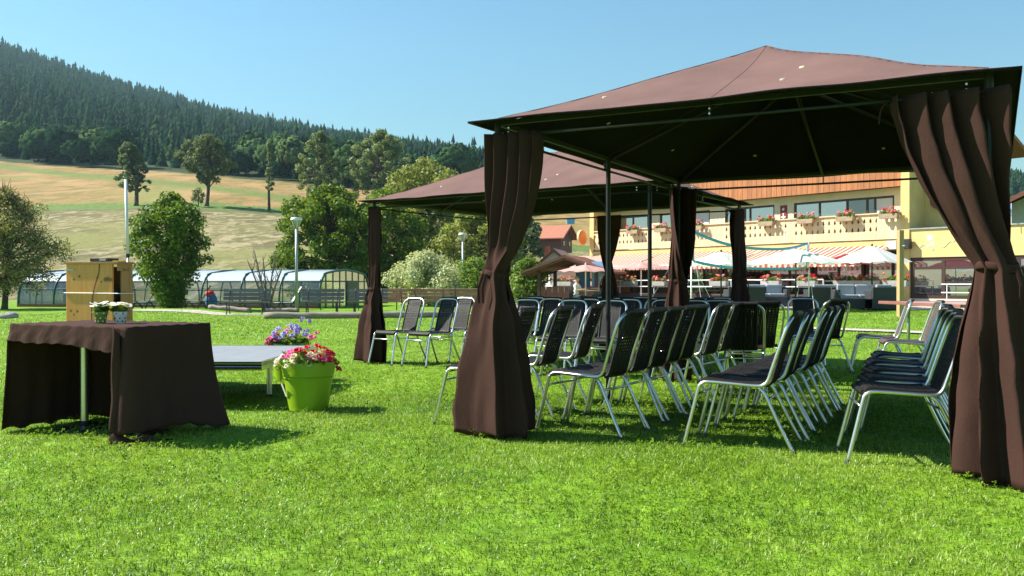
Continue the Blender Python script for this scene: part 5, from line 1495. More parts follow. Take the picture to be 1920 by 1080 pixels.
# ------------------------------------------------------------------ parasols
M['par_white'] = fabricmat('white parasol cloth', (.84, .83, .79), trans=.35, wrinkle=.1, sheen=0)
M['par_pink'] = fabricmat('faded pink parasol cloth', (.68, .40, .36), trans=.35, wrinkle=.1, sheen=0)
M['par_red'] = fabricmat('dark red parasol cloth', (.30, .035, .04), trans=.25, wrinkle=.1, sheen=0)
def parasol(x, ytop, yedge, w, d, m, lbl, rz=.5, pole='frame', n=4):
    X, Y, zt = at(x, ytop, d); ze = at(x, yedge, d)[2]; r = w / F * d / 2 * 1.02
    zg = tz(X, Y) + .02
    t = empty('parasol', (X, Y, zg), rz, lbl, 'parasol', None)
    zt -= zg; ze -= zg
    n8 = 8; P = []
    for t_ in np.linspace(0, 1, 7):
        row = []
        for k in range(n8 * 4 + 1):
            a = 2 * PI * k / (n8 * 4); sq = 1 / max(abs(math.cos(a)), abs(math.sin(a))) ; rr = r * t_ * (.80 * sq * .9 + .2)
            sag = .05 * r * (1 - abs(math.cos(a * n8 / 2))) * t_
            row.append((rr * math.cos(a), rr * math.sin(a), zt - (zt - ze) * (t_ ** 1.12) - sag))
        P.append(row)
    c = MB().grid(P).build('canopy', M[m], t, smooth=True)
    MB().tube([(0, 0, 0), (0, 0, zt - .02)], .026, 8).build('pole', M[pole], t, smooth=True)
    MB().lathe([(.02, zt - .04), (.035, zt), (.03, zt + .05), (.005, zt + .08)], 8).build('finial', M[pole], t)
    for k in range(8):
        a = 2 * PI * k / 8 + PI / 4; sq = 1 / max(abs(math.cos(a)), abs(math.sin(a))); e = r * (.72 * sq + .2) * .97
        MB().tube([(0, 0, zt - .06), (e * math.cos(a), e * math.sin(a), ze + .02 - .03)], .011, 4).build('rib', M[pole], t)
    MB().lathe([(.26, 0), (.26, .05), (.05, .08), (.035, .25)], 16).build('base', M['black'], t)
parasol(1635, 461, 491, 118, 29.5, 'par_white', 'white square parasol next to the wooden post', BRZ)
parasol(1492, 466, 493, 152, 28.0, 'par_white', 'wide white parasol above the net band', BRZ)
parasol(1352, 472, 497, 120, 29.5, 'par_white', 'white parasol behind the dark curtain by the net', BRZ)
parasol(1202, 491, 503, 96, 37.5, 'par_pink', 'faded pink parasol between mid post and dark curtain', BRZ, 'white')
parasol(1098, 496, 508, 86, 36.0, 'par_pink', 'faded pink parasol over the seated couple', BRZ, 'white')
parasol(1588, 476, 494, 96, 32.0, 'par_red', 'dark red parasol behind the white square parasol', BRZ, 'white')

# ------------------------------------------------------------------ terrace furniture
M['rattan'] = mat('grey black rattan', (.035, .036, .04), .6, var=.3, scale=30, bump=.6, bscale=80)
M['cushion'] = mat('grey cushion', (.30, .33, .36), .9, var=.08, scale=12, bump=.2, bscale=30)
def sofa(x, d, w, rz, lbl, cush=2):
    X = (x - 960) / F * d; t = empty('rattan_sofa', (X, d, tz(X, d) + .01), rz, lbl, 'sofa', 'grey rattan sofas on the terrace')
    MB().box((0, 0, .2), (w, .8, .34)).build('base', M['rattan'], t, bevel=.02)
    MB().box((0, .36, .42), (w, .12, .62)).build('backrest', M['rattan'], t, bevel=.02)
    for s in (-1, 1): MB().box((s * (w / 2 - .07), -.02, .33), (.14, .76, .62)).build('armrest', M['rattan'], t, bevel=.02)
    for k in range(cush):
        cw_ = (w - .3) / cush; xx = -w / 2 + .15 + cw_ * (k + .5)
        MB().box((xx, -.04, .42), (cw_ * .97, .62, .13)).build('seat_cushion', M['cushion'], t, bevel=.03)
        MB().box((xx, .26, .62), (cw_ * .95, .14, .38)).build('back_cushion', M['cushion'], t, bevel=.03)
sofa(1606, 29.0, 1.45, -R(8), 'grey rattan sofa with two pale cushions under the white parasol')
sofa(1650, 28.4, .8, R(180), 'dark rattan armchair turned away beside the sofa', 1)
sofa(1545, 30.5, 1.2, R(175), 'dark rattan sofa turned away behind the net pole', 1)
sofa(1438, 32.5, 1.5, -R(6), 'grey rattan sofa between net pole and dark curtain')
sofa(1395, 31.8, 1.3, R(180), 'dark rattan sofa turned away behind the dark curtain', 1)
def bistro_table(x, d, lbl):
    X = (x - 960) / F * d; t = empty('terrace_table', (X, d, tz(X, d) + .01), .3, lbl, 'table', 'tables on the terrace')
    MB().box((0, 0, .735), (1.3, .75, .03)).build('table_top', M['white'], t, bevel=.008)
    for sx in (-.55, .55):
        for sy in (-.3, .3): MB().tube([(sx, sy, 0), (sx, sy, .72)], .022, 8).build('leg', M['black'], t)
bistro_table(1560, 33.2, 'white topped terrace table behind the grey sofas')
bistro_table(1412, 34.5, 'white topped terrace table behind the curtain by the net')
bistro_table(1290, 36.0, 'white topped terrace table between the dark curtains')
bistro_table(1106, 36.4, 'terrace table between the seated man and woman')
# low dark planter wall along the terrace edge
pw = empty('terrace_planter_wall', tuple(bl(8.2, 4.9, .15)), BRZ, 'low dark timber edge of the terrace below the flower boxes', 'low wall')
for k in range(5):
    MB().box((-6.0 + 3.3 * k, 0, .26), (3.26, .12, .5)).build('panel', M['darkwood'], pw, bevel=.01)
# blue banner
bn = empty('blue_banner', ((1122 - 960) / F * 39, 39.0, .2), BRZ + R(20), 'leaning light blue banner board with lines of text beside the parasol', 'banner')
M['blue_banner'] = mat('light blue banner', (.22, .42, .66), .6, var=.12); M['blue_dark'] = mat('dark blue board', (.05, .10, .20), .6, var=.2)
MB().box((0, 0, 1.0), (.62, .03, 1.7)).build('panel', M['blue_banner'], bn)
MB().box((.7, .1, 1.05), (.7, .03, 1.6)).build('panel', M['blue_dark'], bn)
for k in range(8): MB().box((.7, .08, 1.7 - .16 * k), (.5 - .1 * (k % 3), .012, .04)).build('text_line', M['blue_banner'], bn)
for sx in (-.25, .6): MB().box((sx, .02, .1), (.05, .4, .2)).build('foot', M['black'], bn)

# ------------------------------------------------------------------ net, posts, red table
M['blue_band'] = mat('bright blue net band', (.10, .46, .68), .6, var=.08)
A_ = Vector(((1300 - 960) / F * 22, 22, 0)); B_ = Vector(((1513 - 960) / F * 28, 28, 0))
net = empty('volleyball_net', tuple(A_), 0, 'slack volleyball net with bright blue bands between two thin poles', 'net')
D_ = B_ - A_; zA = lambda z: Vector((0, 0, z))
gA, gB = tz(A_.x, A_.y), tz(B_.x, B_.y)
def band(z0, z1, sag): return [D_ * t + zA(z0 + (z1 - z0) * t - sag * math.sin(PI * t) ** .9 - .02 * math.sin(9 * t)) for t in np.linspace(0, 1, 24)]
tb, bb_ = band(2.36, 2.34, .32), band(1.62, 1.60, .14)
def ribbon(P, w):
    mb = MB(); mb.grid([[p + Vector((0, 0, w / 2)) for p in P], [p - Vector((0, 0, w / 2)) for p in P]]); return mb
for P, w in ((tb, .075), (bb_, .07)):
    o = ribbon(P, w).build('band', M['blue_band'], net, smooth=True); o.modifiers.new('thick', 'SOLIDIFY').thickness = .006
for e, k in ((0, 0), (23, 23)):
    o = ribbon([tb[k], tb[k].lerp(bb_[k], .5) + D_.normalized() * (.04 if k == 0 else -.04), bb_[k]], .01).build('end_band', M['blue_band'], net)
    MB().tube([tb[k], tb[k].lerp(bb_[k], .5), bb_[k]], .022, 6).build('side_band', M['blue_band'], net, smooth=True)
mb = MB()
for i in range(0, 24): mb.tube([tb[i], bb_[i]], .0012, 3)
for k in range(1, 8): mb.tube([tb[i].lerp(bb_[i], k / 8) for i in range(24)], .0012, 3)
mb.build('mesh_net', M['black'], net)
for p, g, dx in ((Vector((-.05, 0, 0)), gA, -.3), (D_ + Vector((.06, 0, 0)), gB, .3)):
    MB().tube([p + zA(g - .02), p + zA(1.5)], .019, 8).build('lower_pole', M['white'], net, smooth=True)
    MB().tube([p + zA(1.5), p + zA(2.42)], .016, 8).build('upper_pole', M['steel'], net, smooth=True)
    for s in (-1, 1): MB().tube([p + zA(2.38), p + D_.normalized() * (1.1 * (1 if dx > 0 else -1)) + Vector((.75 * s, -.4 * s, 0)) + zA(g)], .005, 4).build('guy_rope', M['white'], net)
    MB().tube([p + zA(1.62), p + D_.normalized() * (-.9 if dx > 0 else .9) + Vector((.2, -.9, 0)) + zA(g)], .006, 4).build('guy_rope', M['white'], net)
M['post_wood'] = woodmat('squared timber post', (.38, .24, .105), (.47, .32, .15), 2, 2.0, .7, .05)
x, d = 1688, 23.6
X = (x - 960) / F * d
wp = empty('timber_post', (X, d, tz(X, d) - .02), .2, 'squared pale timber post standing alone on the lawn', 'post')
MB().box((0, 0, 1.16), (.135, .135, 2.32)).build('shaft', M['post_wood'], wp, bevel=.008)
MB().lathe([(.02, 0), (.02, .1)], 8).build('hook', M['steel'], wp, loc=(0, -.1, 1.9), rot=(PI / 2, 0, 0))
M['redtop'] = mat('red brown table top', (.26, .10, .085), .45, var=.12)
M['redtop_pale'] = mat('worn pinkish table surface', (.40, .27, .24), .5, var=.12, scale=3)
tt = empty('red_table', (7.3, 14.35, 0), R(1), 'long red-brown outdoor table on pale legs behind the brown chairs', 'table')
MB().box((0, 0, .742), (1.56, 2.72, .012)).build('surface', M['redtop_pale'], tt)
for c, dd in (((-.785, 0, .732), (.05, 2.78, .05)), ((.785, 0, .732), (.05, 2.78, .05)), ((0, -1.375, .732), (1.52, .05, .048)), ((0, 1.375, .732), (1.52, .05, .048))): MB().box(c, dd).build('edge_rail', M['redtop'], tt, bevel=.006)
for sx in (-.45, .55):
    for sy in (-1.0, 1.0): MB().tube([(sx, sy, 0), (sx, sy, .72)], .028, 8).build('leg', M['steel'], tt, smooth=True)
# ------------------------------------------------------------------ benches
M['slat_grey'] = woodmat('weathered grey slat', (.13, .115, .105), (.21, .19, .17), 0, 2.0, .8, .15)
M['slat_brown'] = woodmat('brown slat', (.20, .12, .07), (.30, .19, .11), 0, 2.0, .8, .15)
M['iron'] = mat('dark cast iron', (.02, .022, .022), .6, var=.2)
def bench(x, y, w, facing, sm, lbl, rz=0):
    X, Y = gp(x, y); t = empty('park_bench', (X, Y, tz(X, Y)), rz + (0 if facing else PI), lbl, 'bench', 'park benches along the gravel path')
    sl_ = MB().box((0, 0, 0), (w, .085, .035)).mesh('slat', M[sm]); bk = MB().box((0, 0, 0), (w, .032, .115)).mesh('slat', M[sm])
    for k in range(4): link('slat', sl_, t, (0, -.24 + .125 * k, .445 - .012 * k))
    for k in range(3): link('slat', bk, t, (0, .245 + .04 * k, .56 + .135 * k), (-.28, 0, 0))
    for s in (-1, 1):
        xx = s * (w / 2 - .22)
        mb = MB(); mb.tube(smooth_path([(xx, -.30, .0), (xx, -.24, .2), (xx, -.27, .42), (xx, .1, .41), (xx, .20, .44), (xx, .34, .90)], 4), .024, 6); mb.tube(smooth_path([(xx, .08, .40), (xx, .15, .2), (xx, .30, 0)], 4), .024, 6)
        mb.build('leg', M['iron'], t, smooth=True)
bench(461, 590, 1.62, True, 'slat_grey', 'weathered grey bench below the pruned bare shrub', R(6))
bench(604, 590, 1.45, True, 'slat_grey', 'grey bench right of the near lamp post', R(5))
bench(690, 590, 1.35, True, 'slat_grey', 'grey bench half hidden by the slim curtain', R(4))
bench(732, 587, 1.35, False, 'slat_brown', 'brown slatted bench turned away beside the slim curtain', R(-4))
bench(808, 586, 1.5, False, 'slat_brown', 'brown bench turned away in front of the pale shrub', R(-8))
bench(880, 585, 1.4, False, 'slat_brown', 'brown bench turned away beside the near curtain', R(-8))
# logs edging the gravel
M['log'] = mat('bleached log', (.26, .21, .17), .9, var=.3, scale=5, bump=.7, bscale=20, stretch=(.2, 3, 3))
def log(x0, y0, x1, y1, r, lbl):
    a, b = gp(x0, y0), gp(x1, y1); A3 = Vector((a[0], a[1], tz(*a) + r * .75)); B3 = Vector((b[0], b[1], tz(*b) + r * .75))
    t = empty('edging_log', tuple(A3), 0, lbl, 'log')
    D = B3 - A3; rg = random.Random(int(x0))
    MB().tube([D * k + Vector((0, rg.uniform(-.02, .02), rg.uniform(-.015, .015))) for k in np.linspace(0, 1, 12)], [r * rg.uniform(.92, 1.08) for _ in range(12)], 10).build('trunk', M['log'], t, smooth=True)
log(496, 598, 700, 597, .115, 'long bleached log edging the gravel in front of the benches')
log(702, 596.5, 870, 595, .11, 'long bleached log edging the gravel behind the slim curtain')
log(392, 586, 470, 586.5, .10, 'short dark log behind the bare shrub bench')
log(498, 585.5, 560, 585.5, .09, 'short log at the foot of the lamp post')
for i, (x, y, r) in enumerate(((6, 598, .14), (20, 597, .17))):
    X, Y = gp(x, y); o = MB().blob((0, 0, r * .4), (r * 1.5, r, r * .8), 12, 8, .1).build('boulder', M['stone'], None, (X, Y, 0), smooth=True)
    tag(o, ['small grey boulder lying at the lawn edge below the twiggy willow', 'larger grey boulder touching the small one below the twiggy willow'][i], 'boulder')

# ------------------------------------------------------------------ pool cover
M['poly'] = glassmat('clear polycarbonate', (.55, .62, .66), .10, .62, .10)
M['poly_roof'] = glassmat('milky roof panel', (.66, .70, .70), .10, .25, .25)
M['pool_glass'] = glassmat('pool cover glass', (.5, .5, .45), .03, .86, .15)
pcA = Vector(((34 - 960) / F * 41.5, 41.5, 0)); pcB = Vector(((598 - 960) / F * 38.6, 38.6, 0))
PU = (pcB - pcA).normalized(); PL = (pcB - pcA).length; PV = Vector((-PU.y, PU.x, 0)); PRZ = math.atan2(PU.y, PU.x)
pool = empty('pool_cover', tuple(pcA), PRZ, 'long glazed pool cover with dark green hoops and milky roof', 'pool cover')
PWID, PHT = 6.2, 1.72
sec = [(0, 0), (.02, .45), (.10, .85), (.26, 1.18), (.52, 1.42), (.85, 1.55), (3.1, PHT), (5.35, 1.55), (5.68, 1.42), (5.94, 1.18), (6.10, .85), (6.18, .45), (6.2, 0)]
nb = 8; bays = np.linspace(0, PL, nb + 1)
for i, x in enumerate(bays):
    MB().tube(smooth_path([(x, y, z) for y, z in sec], 2), .055 if i in (0, nb) else .045, 6).build('hoop', M['poolgreen'], pool, smooth=True)
for i in range(nb):
    a, b = bays[i] + .04, bays[i + 1] - .04
    def panel(lo, hi, m, name):
        P = [[(a, y, z), (b, y, z)] for y, z in sec[lo:hi + 1]]
        MB().grid(P).build(name, m, pool, smooth=True)
    panel(0, 3, M['pool_glass'], 'side_panel'); panel(3, 6, M['poly_roof'], 'roof_panel'); panel(6, 9, M['poly_roof'], 'roof_panel'); panel(9, 12, M['pool_glass'], 'side_panel')
    for lo, r in ((3, .03), (2, .02), (6, .03)):
        y, z = sec[lo]; MB().tube([(a, y, z), (b, y, z)], r, 5).build('glazing_bar', M['poolgreen'], pool)
    m_ = (a + b) / 2
    MB().tube([(m_, y, z) for y, z in sec[:4]], .022, 5).build('mullion', M['poolgreen'], pool)
for y in (0, 6.2): MB().box((PL / 2, y, .06), (PL, .12, .14)).build('base_rail', M['redwood'], pool)
for x in (.0, PL):
    g = MB(); pts = [(x, y, z) for y, z in sec]; g.add(pts, [tuple(range(len(pts)))]); gb = g.build('gable_panel', M['pool_glass'], pool)
    for y in (.75, 1.55, 2.35, 3.1, 3.9, 4.7, 5.5):
        zt = np.interp(y, [q[0] for q in sec], [q[1] for q in sec]); MB().box((x, y, zt / 2), (.05, .05, zt)).build('mullion', M['poolgreen'], gb)
    MB().box((x, 3.1, 1.18), (.06, 5.7, .06)).build('rail', M['poolgreen'], gb)
    MB().box((x + .03, 3.9, .62), (.04, 1.5, 1.2)).build('door', M['poolgreen'] if x else M['pool_glass'], gb)
# blue water glimpses
M['pool_blue'] = mat('blue pool liner', (.08, .40, .55), .3, var=.1)
o = MB().box((PL / 2, 3.1, .045), (PL - 1.5, 4.2, .05)).build('pool_water', M['pool_blue'], None, tuple(pcA), (0, 0, PRZ)); o.scale = (1, 1, .3); tag(o, kind='structure')
# fence in front of the pool
fn = empty('pool_fence', (-22, 36.6, 0), R(-2), 'thin dark green fence with slender posts in front of the pool cover', 'fence')
for k in range(9): MB().tube([(6.5 + 1.55 * k, 0, 0), (6.5 + 1.55 * k, 0, 1.25)], .025, 6).build('post', M['poolgreen'], fn)
for z in (.35, .8): MB().tube([(6.5, 0, z), (6.5 + 12.4, 0, z)], .016, 5).build('rail', M['poolgreen'], fn)
# sun loungers inside the fence
M['canvas'] = mat('white canvas', (.70, .70, .70), .85, var=.06)
def lounger(x, d, lbl, rz):
    X = (x - 960) / F * d; t = empty('sun_lounger', (X, d, 0), rz, lbl, 'sun lounger', 'white sun loungers beside the pool')
    MB().grid([[(-.55, -.28, .28), (-.55, .28, .28)], [(.15, -.28, .3), (.15, .28, .3)], [(.55, -.28, .95), (.55, .28, .95)]]).build('canvas', M['canvas'], t)
    for s in (-.3, .3):
        mb = MB(); mb.tube([(-.6, s, .27), (.17, s, .29), (.58, s, 1.0)], .018, 6); mb.tube(smooth_path([(-.45, s, .0), (-.3, s, .33), (-.05, s, .0)], 4), .018, 6); mb.tube(smooth_path([(.05, s, 0), (.2, s, .33), (.42, s, 0)], 4), .018, 6)
        mb.build('side_frame', M['iron'], t, smooth=True)
lounger(270, 38.0, 'white sun lounger with raised back behind the bushy tree', R(20)); lounger(368, 38.0, 'white sun lounger beside the red and blue bag', R(15)); lounger(540, 37.4, 'white sun lounger behind the near lamp post', R(20))
X = (396 - 960) / F * 37.4
bg_ = empty('beach_bag', (X, 37.4, 0), 0, 'red and blue bag standing by the white sun lounger', 'bag')
M['bag_blue'] = mat('blue bag cloth', (.06, .12, .35), .8); M['bag_red'] = mat('red bag cloth', (.6, .05, .04), .8)
MB().blob((0, 0, .35), (.26, .2, .36), 12, 8, .06).build('body', M['bag_blue'], bg_, smooth=True); MB().blob((-.05, -.02, .66), (.2, .17, .15), 12, 8, .06).build('top_flap', M['bag_red'], bg_, smooth=True)
# ------------------------------------------------------------------ lamp posts
def lamp(x, d, h, lbl):
    X = (x - 960) / F * d; t = empty('lamp_post', (X, d, tz(X, d)), 0, lbl, 'lamp post', None)
    MB().tube([(0, 0, -.02), (0, 0, h - .42)], [.065, .05], 12).build('pole', M['steel'], t, smooth=True)
    MB().lathe([(.10, 0), (.10, .06), (.07, .09)], 12).build('base', M['steel'], t)
    MB().lathe([(.05, h - .44), (.09, h - .40), (.20, h - .10)], 16, cap=False).build('glass_cone', M['poly'], t, smooth=True)
    for k in range(4):
        a = k * PI / 2 + .4; MB().tube([(.07 * math.cos(a), .07 * math.sin(a), h - .42), (.21 * math.cos(a), .21 * math.sin(a), h - .08)], .012, 5).build('cage_bar', M['white'], t)
    MB().lathe([(.001, h + .02), (.20, h), (.235, h - .06), (.235, h - .1), (.19, h - .11), (.001, h - .09)], 20, cap=False).build('hood', M['white'], t, smooth=True, autosm=40)
    MB().lathe([(.03, h - .38), (.05, h - .3), (.045, h - .15), (.01, h - .12)], 10).build('bulb', M['dot_white'], t, smooth=True)
lamp(556, 35.6, CAMH + (CY - 408) / F * 35.6, 'near grey lamp post with conical head beside the bench')
lamp(868, 47.0, CAMH + (CY - 437) / F * 47.0, 'distant lamp post with conical head above the pale shrub')
# ------------------------------------------------------------------ hillside houses and shelter
def gable_house(name, lbl, c, rz, w, dep, hw_, hr, wall, roof, wallw=None, eave=.5, chimney=None):
    t = empty(name, (c[0], c[1], tz(*c[:2]) - .3 if len(c) < 3 else c[2]), rz, lbl, 'house')
    MB().prism([(-w / 2, 0), (w / 2, 0), (w / 2, hw_), (0, hr), (-w / 2, hw_)], (0, -dep / 2, 0), (1, 0, 0), (0, 0, 1), -dep).build('wall', M[wall], t)
    k = (hr - hw_) / (w / 2)
    for s in (-1, 1):
        rf = MB().prism([(0, hr + .08), (s * (w / 2 + eave), hw_ - eave * k + .08), (s * (w / 2 + eave), hw_ - eave * k + .22), (0, hr + .24)], (0, -dep / 2 - eave, 0), (1, 0, 0), (0, 0, 1), -(dep + 2 * eave)).build('roof', M[roof], t)
    MB().prism([(-w / 2 - eave, hw_ - eave * k - .02), (0, hr - .02), (w / 2 + eave, hw_ - eave * k - .02), (w / 2 + eave, hw_ - eave * k + .2), (0, hr + .2), (-w / 2 - eave, hw_ - eave * k + .2)], (0, -dep / 2 - eave - .06, 0), (1, 0, 0), (0, 0, 1), -.055).build('bargeboard', M['redwood'], t)
    if chimney: MB().box((chimney, .4, hr + .1), (.4, .4, 1.0)).build('chimney', M['redwood'], t)
    for s in (-.25, .25):
        wn_ = MB().box((s * w, -dep / 2 - .02, hw_ * .55), (w * .16, .05, hw_ * .32)).build('window', M['darkwood'], t); MB().box((s * w, -dep / 2 - .05, hw_ * .55), (w * .12, .02, hw_ * .27)).build('pane', M['pane'], wn_)
    return t
M['tiles_orange'] = mat('orange tiles', (.55, .24, .16), .8, var=.35, scale=3, bump=.5, bscale=6)
M['white_wall'] = mat('off white render', (.62, .58, .50), .85, var=.08)
d = 82; X = (1049 - 960) / F * d
gable_house('white_house', 'low white house with orange tiled gable beside the timber shelter', (X, d, 0.0), R(-12), 3.9, 6, 2.3, 4.0, 'white_wall', 'tiles_orange', eave=.35, chimney=-1.2)
d = 122; X = (1036 - 960) / F * d
gable_house('chalet', 'brown timber chalet with red roof on the slope above the white house', (X, d, at(1036, 474, d)[2]), R(62), 3.6, 4.2, 2.2, 3.5, 'redwood', 'tiles_red', eave=.7)
M['blue_roof'] = mat('blue sheet', (.12, .42, .68), .5)
d = 140; p = at(1070, 414, d)
o = empty('blue_shed', (p[0], p[1], p[2] - .6), 0, 'tiny light blue shed far up the slope', 'shed'); MB().box((0, 0, .45), (1.2, 1, .7)).build('wall', M['blue_roof'], o); MB().box((0, 0, .83), (1.4, 1.2, .08)).build('roof', M['blue_roof'], o)
# timber shelter with pitched roof at the left end of the terrace
d = 40; X = (1078 - 960) / F * d
sh_ = empty('timber_shelter', (X, d, .05), R(-20), 'open timber shelter with a low red-brown roof beside the white house', 'shelter')
for sx in (-1.3, 1.3):
    for sy in (-1.2, 1.2): MB().box((sx, sy, .85), (.14, .14, 1.7)).build('post', M['darkwood'], sh_)
for s in (-1, 1):
    MB().prism([(0, 2.15), (s * 2.0, 1.45), (s * 2.0, 1.55), (0, 2.27)], (0, -1.7, 0), (1, 0, 0), (0, 0, 1), -3.4).build('roof', M['redwood'], sh_)
    for k in range(5): MB().bar((0, -1.6 + .8 * k, 2.12), (s * 1.95, -1.6 + .8 * k, 1.42), .07, .1).build('rafter', M['redwood'], sh_)
MB().box((0, -1.2, 1.66), (2.9, .12, .16)).build('beam', M['redwood'], sh_); MB().box((0, 1.2, 1.66), (2.9, .12, .16)).build('beam', M['redwood'], sh_)
for k in range(9): MB().box((-1.12 + .28 * k, -1.2, .45), (.25, .04, .9)).build('plank', M['redwood'], sh_)
o = empty('white_van_awning', (3.4, 47, 0), R(10), 'white boarded kiosk wall seen through the timber shelter', 'kiosk'); MB().box((0, 0, 1.0), (3.2, 1.6, 1.9)).build('wall', M['white_wall'], o); MB().box((0, -.82, 1.15), (1.6, .04, .5)).build('hatch', M['white'], o)
# right-hand background: brown roofed house, flag, trees
gable_house('brown_house', 'house with a brown roof rising behind the painted extension', (30.5, 50, -.5), R(-40), 9, 10, 4.2, 6.4, 'white_wall', 'redwood', eave=.8)
make_tree('tall_tree', 'bushy green tree behind the brown roofed house', 'tree', (36.2, 60), 8.2, 3.6, 1.2, 'fresh', 9000, .3, 44, .27, .2, seed=52, profile=egg)
make_tree('tall_tree', 'dark conifer-like tree beside the blue flag', 'tree', (35.4, 66), 8.4, 1.8, 1.0, 'dark', 5000, .3, 34, .35, .18, seed=53, profile=lambda t: 1.0 - .8 * t)
fp = at(1896, 420, 31.5)
fl = empty('flag', (fp[0], fp[1], 3.2), R(-50), 'small blue flag with a ring of stars on the parapet', 'flag')
M['flag_blue'] = mat('flag blue', (.03, .09, .55), .7); M['flag_star'] = mat('flag stars', (.8, .75, .45), .7)
MB().tube([(0, 0, -.05), (0, 0, .72)], .012, 8).build('pole', M['white'], fl)
MB().grid([[(-.02 - .30 * t, .03 * math.sin(5 * t), .70), (-.02 - .30 * t, .03 * math.sin(5 * t + .4), .34)] for t in np.linspace(0, 1, 8)]).build('cloth', M['flag_blue'], fl, smooth=True)
for k in range(12):
    a = 2 * PI * k / 12
    MB().prism([((.017 if q % 2 == 0 else .007) * math.cos(PI * q / 5 + PI / 2), (.017 if q % 2 == 0 else .007) * math.sin(PI * q / 5 + PI / 2)) for q in range(10)], (-.17 + .10 * math.cos(a), -.045, .52 + .10 * math.sin(a)), (1, 0, 0), (0, 0, 1), .09).build('star', M['flag_star'], fl)

# ------------------------------------------------------------------ people on the terrace
M['skin'] = mat('skin', (.55, .30, .20), .55, var=.08); M['hair_dark'] = mat('dark hair', (.035, .022, .015), .6, var=.2); M['hair_grey'] = mat('grey hair', (.16, .14, .12), .6, var=.2)
M['shirt_white'] = mat('white shirt', (.72, .72, .72), .9, var=.06); M['top_black'] = mat('black top', (.015, .015, .018), .9); M['trouser'] = mat('dark trousers', (.04, .045, .06), .9); M['shirt_dark'] = mat('dark grey shirt', (.06, .07, .09), .9)
def seated_person(loc, rz, lbl, shirt, hair, sleeves, longhair=False):
    """continuous skinned body sitting on a stool-height seat, hands resting on a table in front (local -y)"""
    root = empty('person', loc, rz, lbl, 'person')
    J = {'pel': (0, 0, .48, .135), 'waist': (0, -.01, .62, .13), 'chest': (0, -.03, .84, .15), 'sho': (0, -.03, .95, .10), 'neck': (0, -.035, 1.03, .052), 'hd0': (0, -.05, 1.10, .068), 'hd1': (0, -.055, 1.17, .088), 'hd2': (0, -.045, 1.235, .078)}
    E_ = [('pel', 'waist'), ('waist', 'chest'), ('chest', 'sho'), ('sho', 'neck'), ('neck', 'hd0'), ('hd0', 'hd1'), ('hd1', 'hd2')]
    for s, n_ in ((-1, 'l'), (1, 'r')):
        J.update({'s' + n_: (s * .17, -.03, .93, .068), 'e' + n_: (s * .25, -.12, .72, .048), 'w' + n_: (s * .13, -.36, .77, .033), 'h' + n_: (s * .10, -.43, .775, .036),
                  'hip' + n_: (s * .09, -.02, .46, .10), 'k' + n_: (s * .12, -.43, .47, .068), 'a' + n_: (s * .12, -.40, .08, .045), 't' + n_: (s * .13, -.54, .04, .04)})
        E_ += [('sho', 's' + n_), ('s' + n_, 'e' + n_), ('e' + n_, 'w' + n_), ('w' + n_, 'h' + n_), ('pel', 'hip' + n_), ('hip' + n_, 'k' + n_), ('k' + n_, 'a' + n_), ('a' + n_, 't' + n_)]
        for q in range(4):
            dx = (q - 1.5) * .02; J['f%s%d' % (n_, q)] = (s * .10 + dx, -.48, .775, .011); J['g%s%d' % (n_, q)] = (s * .10 + dx * 1.1, -.515 + .006 * abs(q - 1), .762, .009); E_ += [('h' + n_, 'f%s%d' % (n_, q)), ('f%s%d' % (n_, q), 'g%s%d' % (n_, q))]
        J['th' + n_] = (s * .055, -.44, .775, .012); J['ti' + n_] = (s * .045, -.475, .768, .010); E_ += [('w' + n_, 'th' + n_), ('th' + n_, 'ti' + n_)]
    names = list(J); me = bpy.data.meshes.new('body')
    me.from_pydata([J[n_][:3] for n_ in names], [(names.index(a), names.index(b)) for a, b in E_], [])
    o = link('body', me, root)
    sk = o.modifiers.new('skin', 'SKIN'); sk.use_smooth_shade = True
    for i, n_ in enumerate(names):
        r = J[n_][3]; me.skin_vertices[0].data[i].radius = (r, r * (.72 if n_ in ('waist', 'chest', 'pel', 'sho') else 1.0)); me.skin_vertices[0].data[i].use_root = (n_ == 'pel')
    o.modifiers.new('sub', 'SUBSURF').render_levels = 2; o.modifiers['sub'].levels = 2
    dg = bpy.context.evaluated_depsgraph_get(); dg.update()
    bm2 = bpy.data.meshes.new_from_object(o.evaluated_get(dg)); o.modifiers.clear(); o.data = bm2
    bm2.materials.clear()
    for m_ in ('skin', shirt, 'trouser', hair, 'black'): bm2.materials.append(M[m_])
    for p in bm2.polygons:
        c = p.center; k = 0
        arm = abs(c.x) > .16 or (c.y < -.2 and c.z > .65)
        if c.z > 1.15 and (c.y > -.06 or c.z > 1.27): k = 3
        elif c.z > 1.0: k = 0
        elif arm and c.z > .62: k = 1 if (sleeves and c.z > .80 and abs(c.x) > .1 and c.y > -.12) or (sleeves and abs(c.x) > .15 and c.z > .76 and c.y > -.14) else 0
        elif c.z > .56 and c.y > -.25: k = 1
        elif c.z > .1: k = 2
        else: k = 4
        if not sleeves and c.z > .93: k = 0 if c.z < 1.1 else k
        p.material_index = k; p.use_smooth = True
    # face and ears
    fc = MB(); fc.blob((0, -.138, 1.165), (.012, .022, .022), 8, 6, 0); fc.build('nose', M['skin'], root, smooth=True)
    for s in (-1, 1):
        MB().blob((s * .032, -.125, 1.19), (.011, .008, .007), 8, 6, 0).build('eye', M['dot_white'], root, smooth=True); MB().blob((s * .088, -.045, 1.175), (.010, .018, .028), 8, 6, 0).build('ear', M['skin'], root, smooth=True)
    MB().blob((0, -.128, 1.128), (.024, .008, .007), 8, 6, 0).build('mouth', M['bag_red'], root, smooth=True)
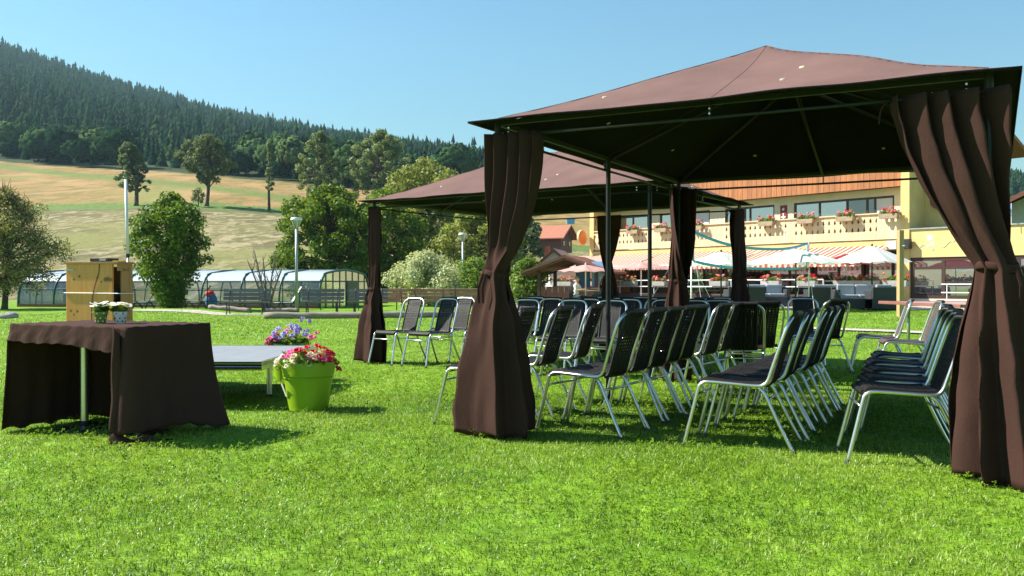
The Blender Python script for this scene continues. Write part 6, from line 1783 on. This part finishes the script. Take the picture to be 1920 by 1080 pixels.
    if longhair: MB().blob((0, .03, 1.14), (.085, .055, .15), 12, 8, .05).build('hair', M[hair], root, smooth=True)
    else: MB().blob((0, -.03, 1.235), (.086, .092, .058), 12, 8, .04).build('hair', M[hair], root, smooth=True)
    MB().box((0, .02, .40), (.42, .42, .05))
    st_ = empty('cafe_chair', loc, rz, 'dark cafe chair under the ' + ' '.join(lbl.split()[:6]), 'chair')
    MB().box((0, .02, .355), (.42, .42, .04)).build('seat', M['rattan'], st_, bevel=.01)
    for sx in (-.18, .18):
        for sy in (-.16, .2): MB().tube([(sx, sy, 0), (sx, sy, .35)], .016, 6).build('leg', M['rattan'], st_)
    MB().box((0, .225, .62), (.42, .03, .5)).build('backrest', M['rattan'], st_, bevel=.01)
d = 35.6; X = (1080 - 960) / F * d
seated_person((X, d, tz(X, d) + .05), R(60), 'person in a white shirt leaning over a terrace table', 'shirt_white', 'hair_grey', True)
d = 36.2; X = (1131 - 960) / F * d
seated_person((X, d, tz(X, d) + .05), R(-75), 'person in a black sleeveless top with dark hair at the terrace table', 'top_black', 'hair_dark', False, True)
d = 28.6; X = (1908 - 960) / F * d
seated_person((X, d, .35), R(150), 'person in a dark grey shirt seated behind the rail by the extension', 'shirt_dark', 'hair_dark', True)

# rail in front of the extension
er = empty('extension_rail', tuple(bl(-4.5, 1.6, .2)), BRZ, 'white rail in front of the painted extension', 'railing')
for z in (.55, .85): MB().tube([(-2.6, 0, z), (2.2, 0, z)], .022, 6).build('rail', M['white'], er)
for k in range(4): MB().tube([(-2.5 + 1.5 * k, 0, 0), (-2.5 + 1.5 * k, 0, .86)], .02, 6).build('post', M['white'], er)

# ------------------------------------------------------------------ air
hz, N, L, out = newmat('summer haze')
pv = N.new('ShaderNodeVolumePrincipled')
pv.inputs['Color'].default_value = (.55, .84, .95, 1); pv.inputs['Density'].default_value = .00014; pv.inputs['Anisotropy'].default_value = .2
L.new(pv.outputs[0], out.inputs['Volume'])
o = MB().box((0, 610, 172), (2640, 1380, 346)).build('haze', hz)
tag(o, kind='stuff')
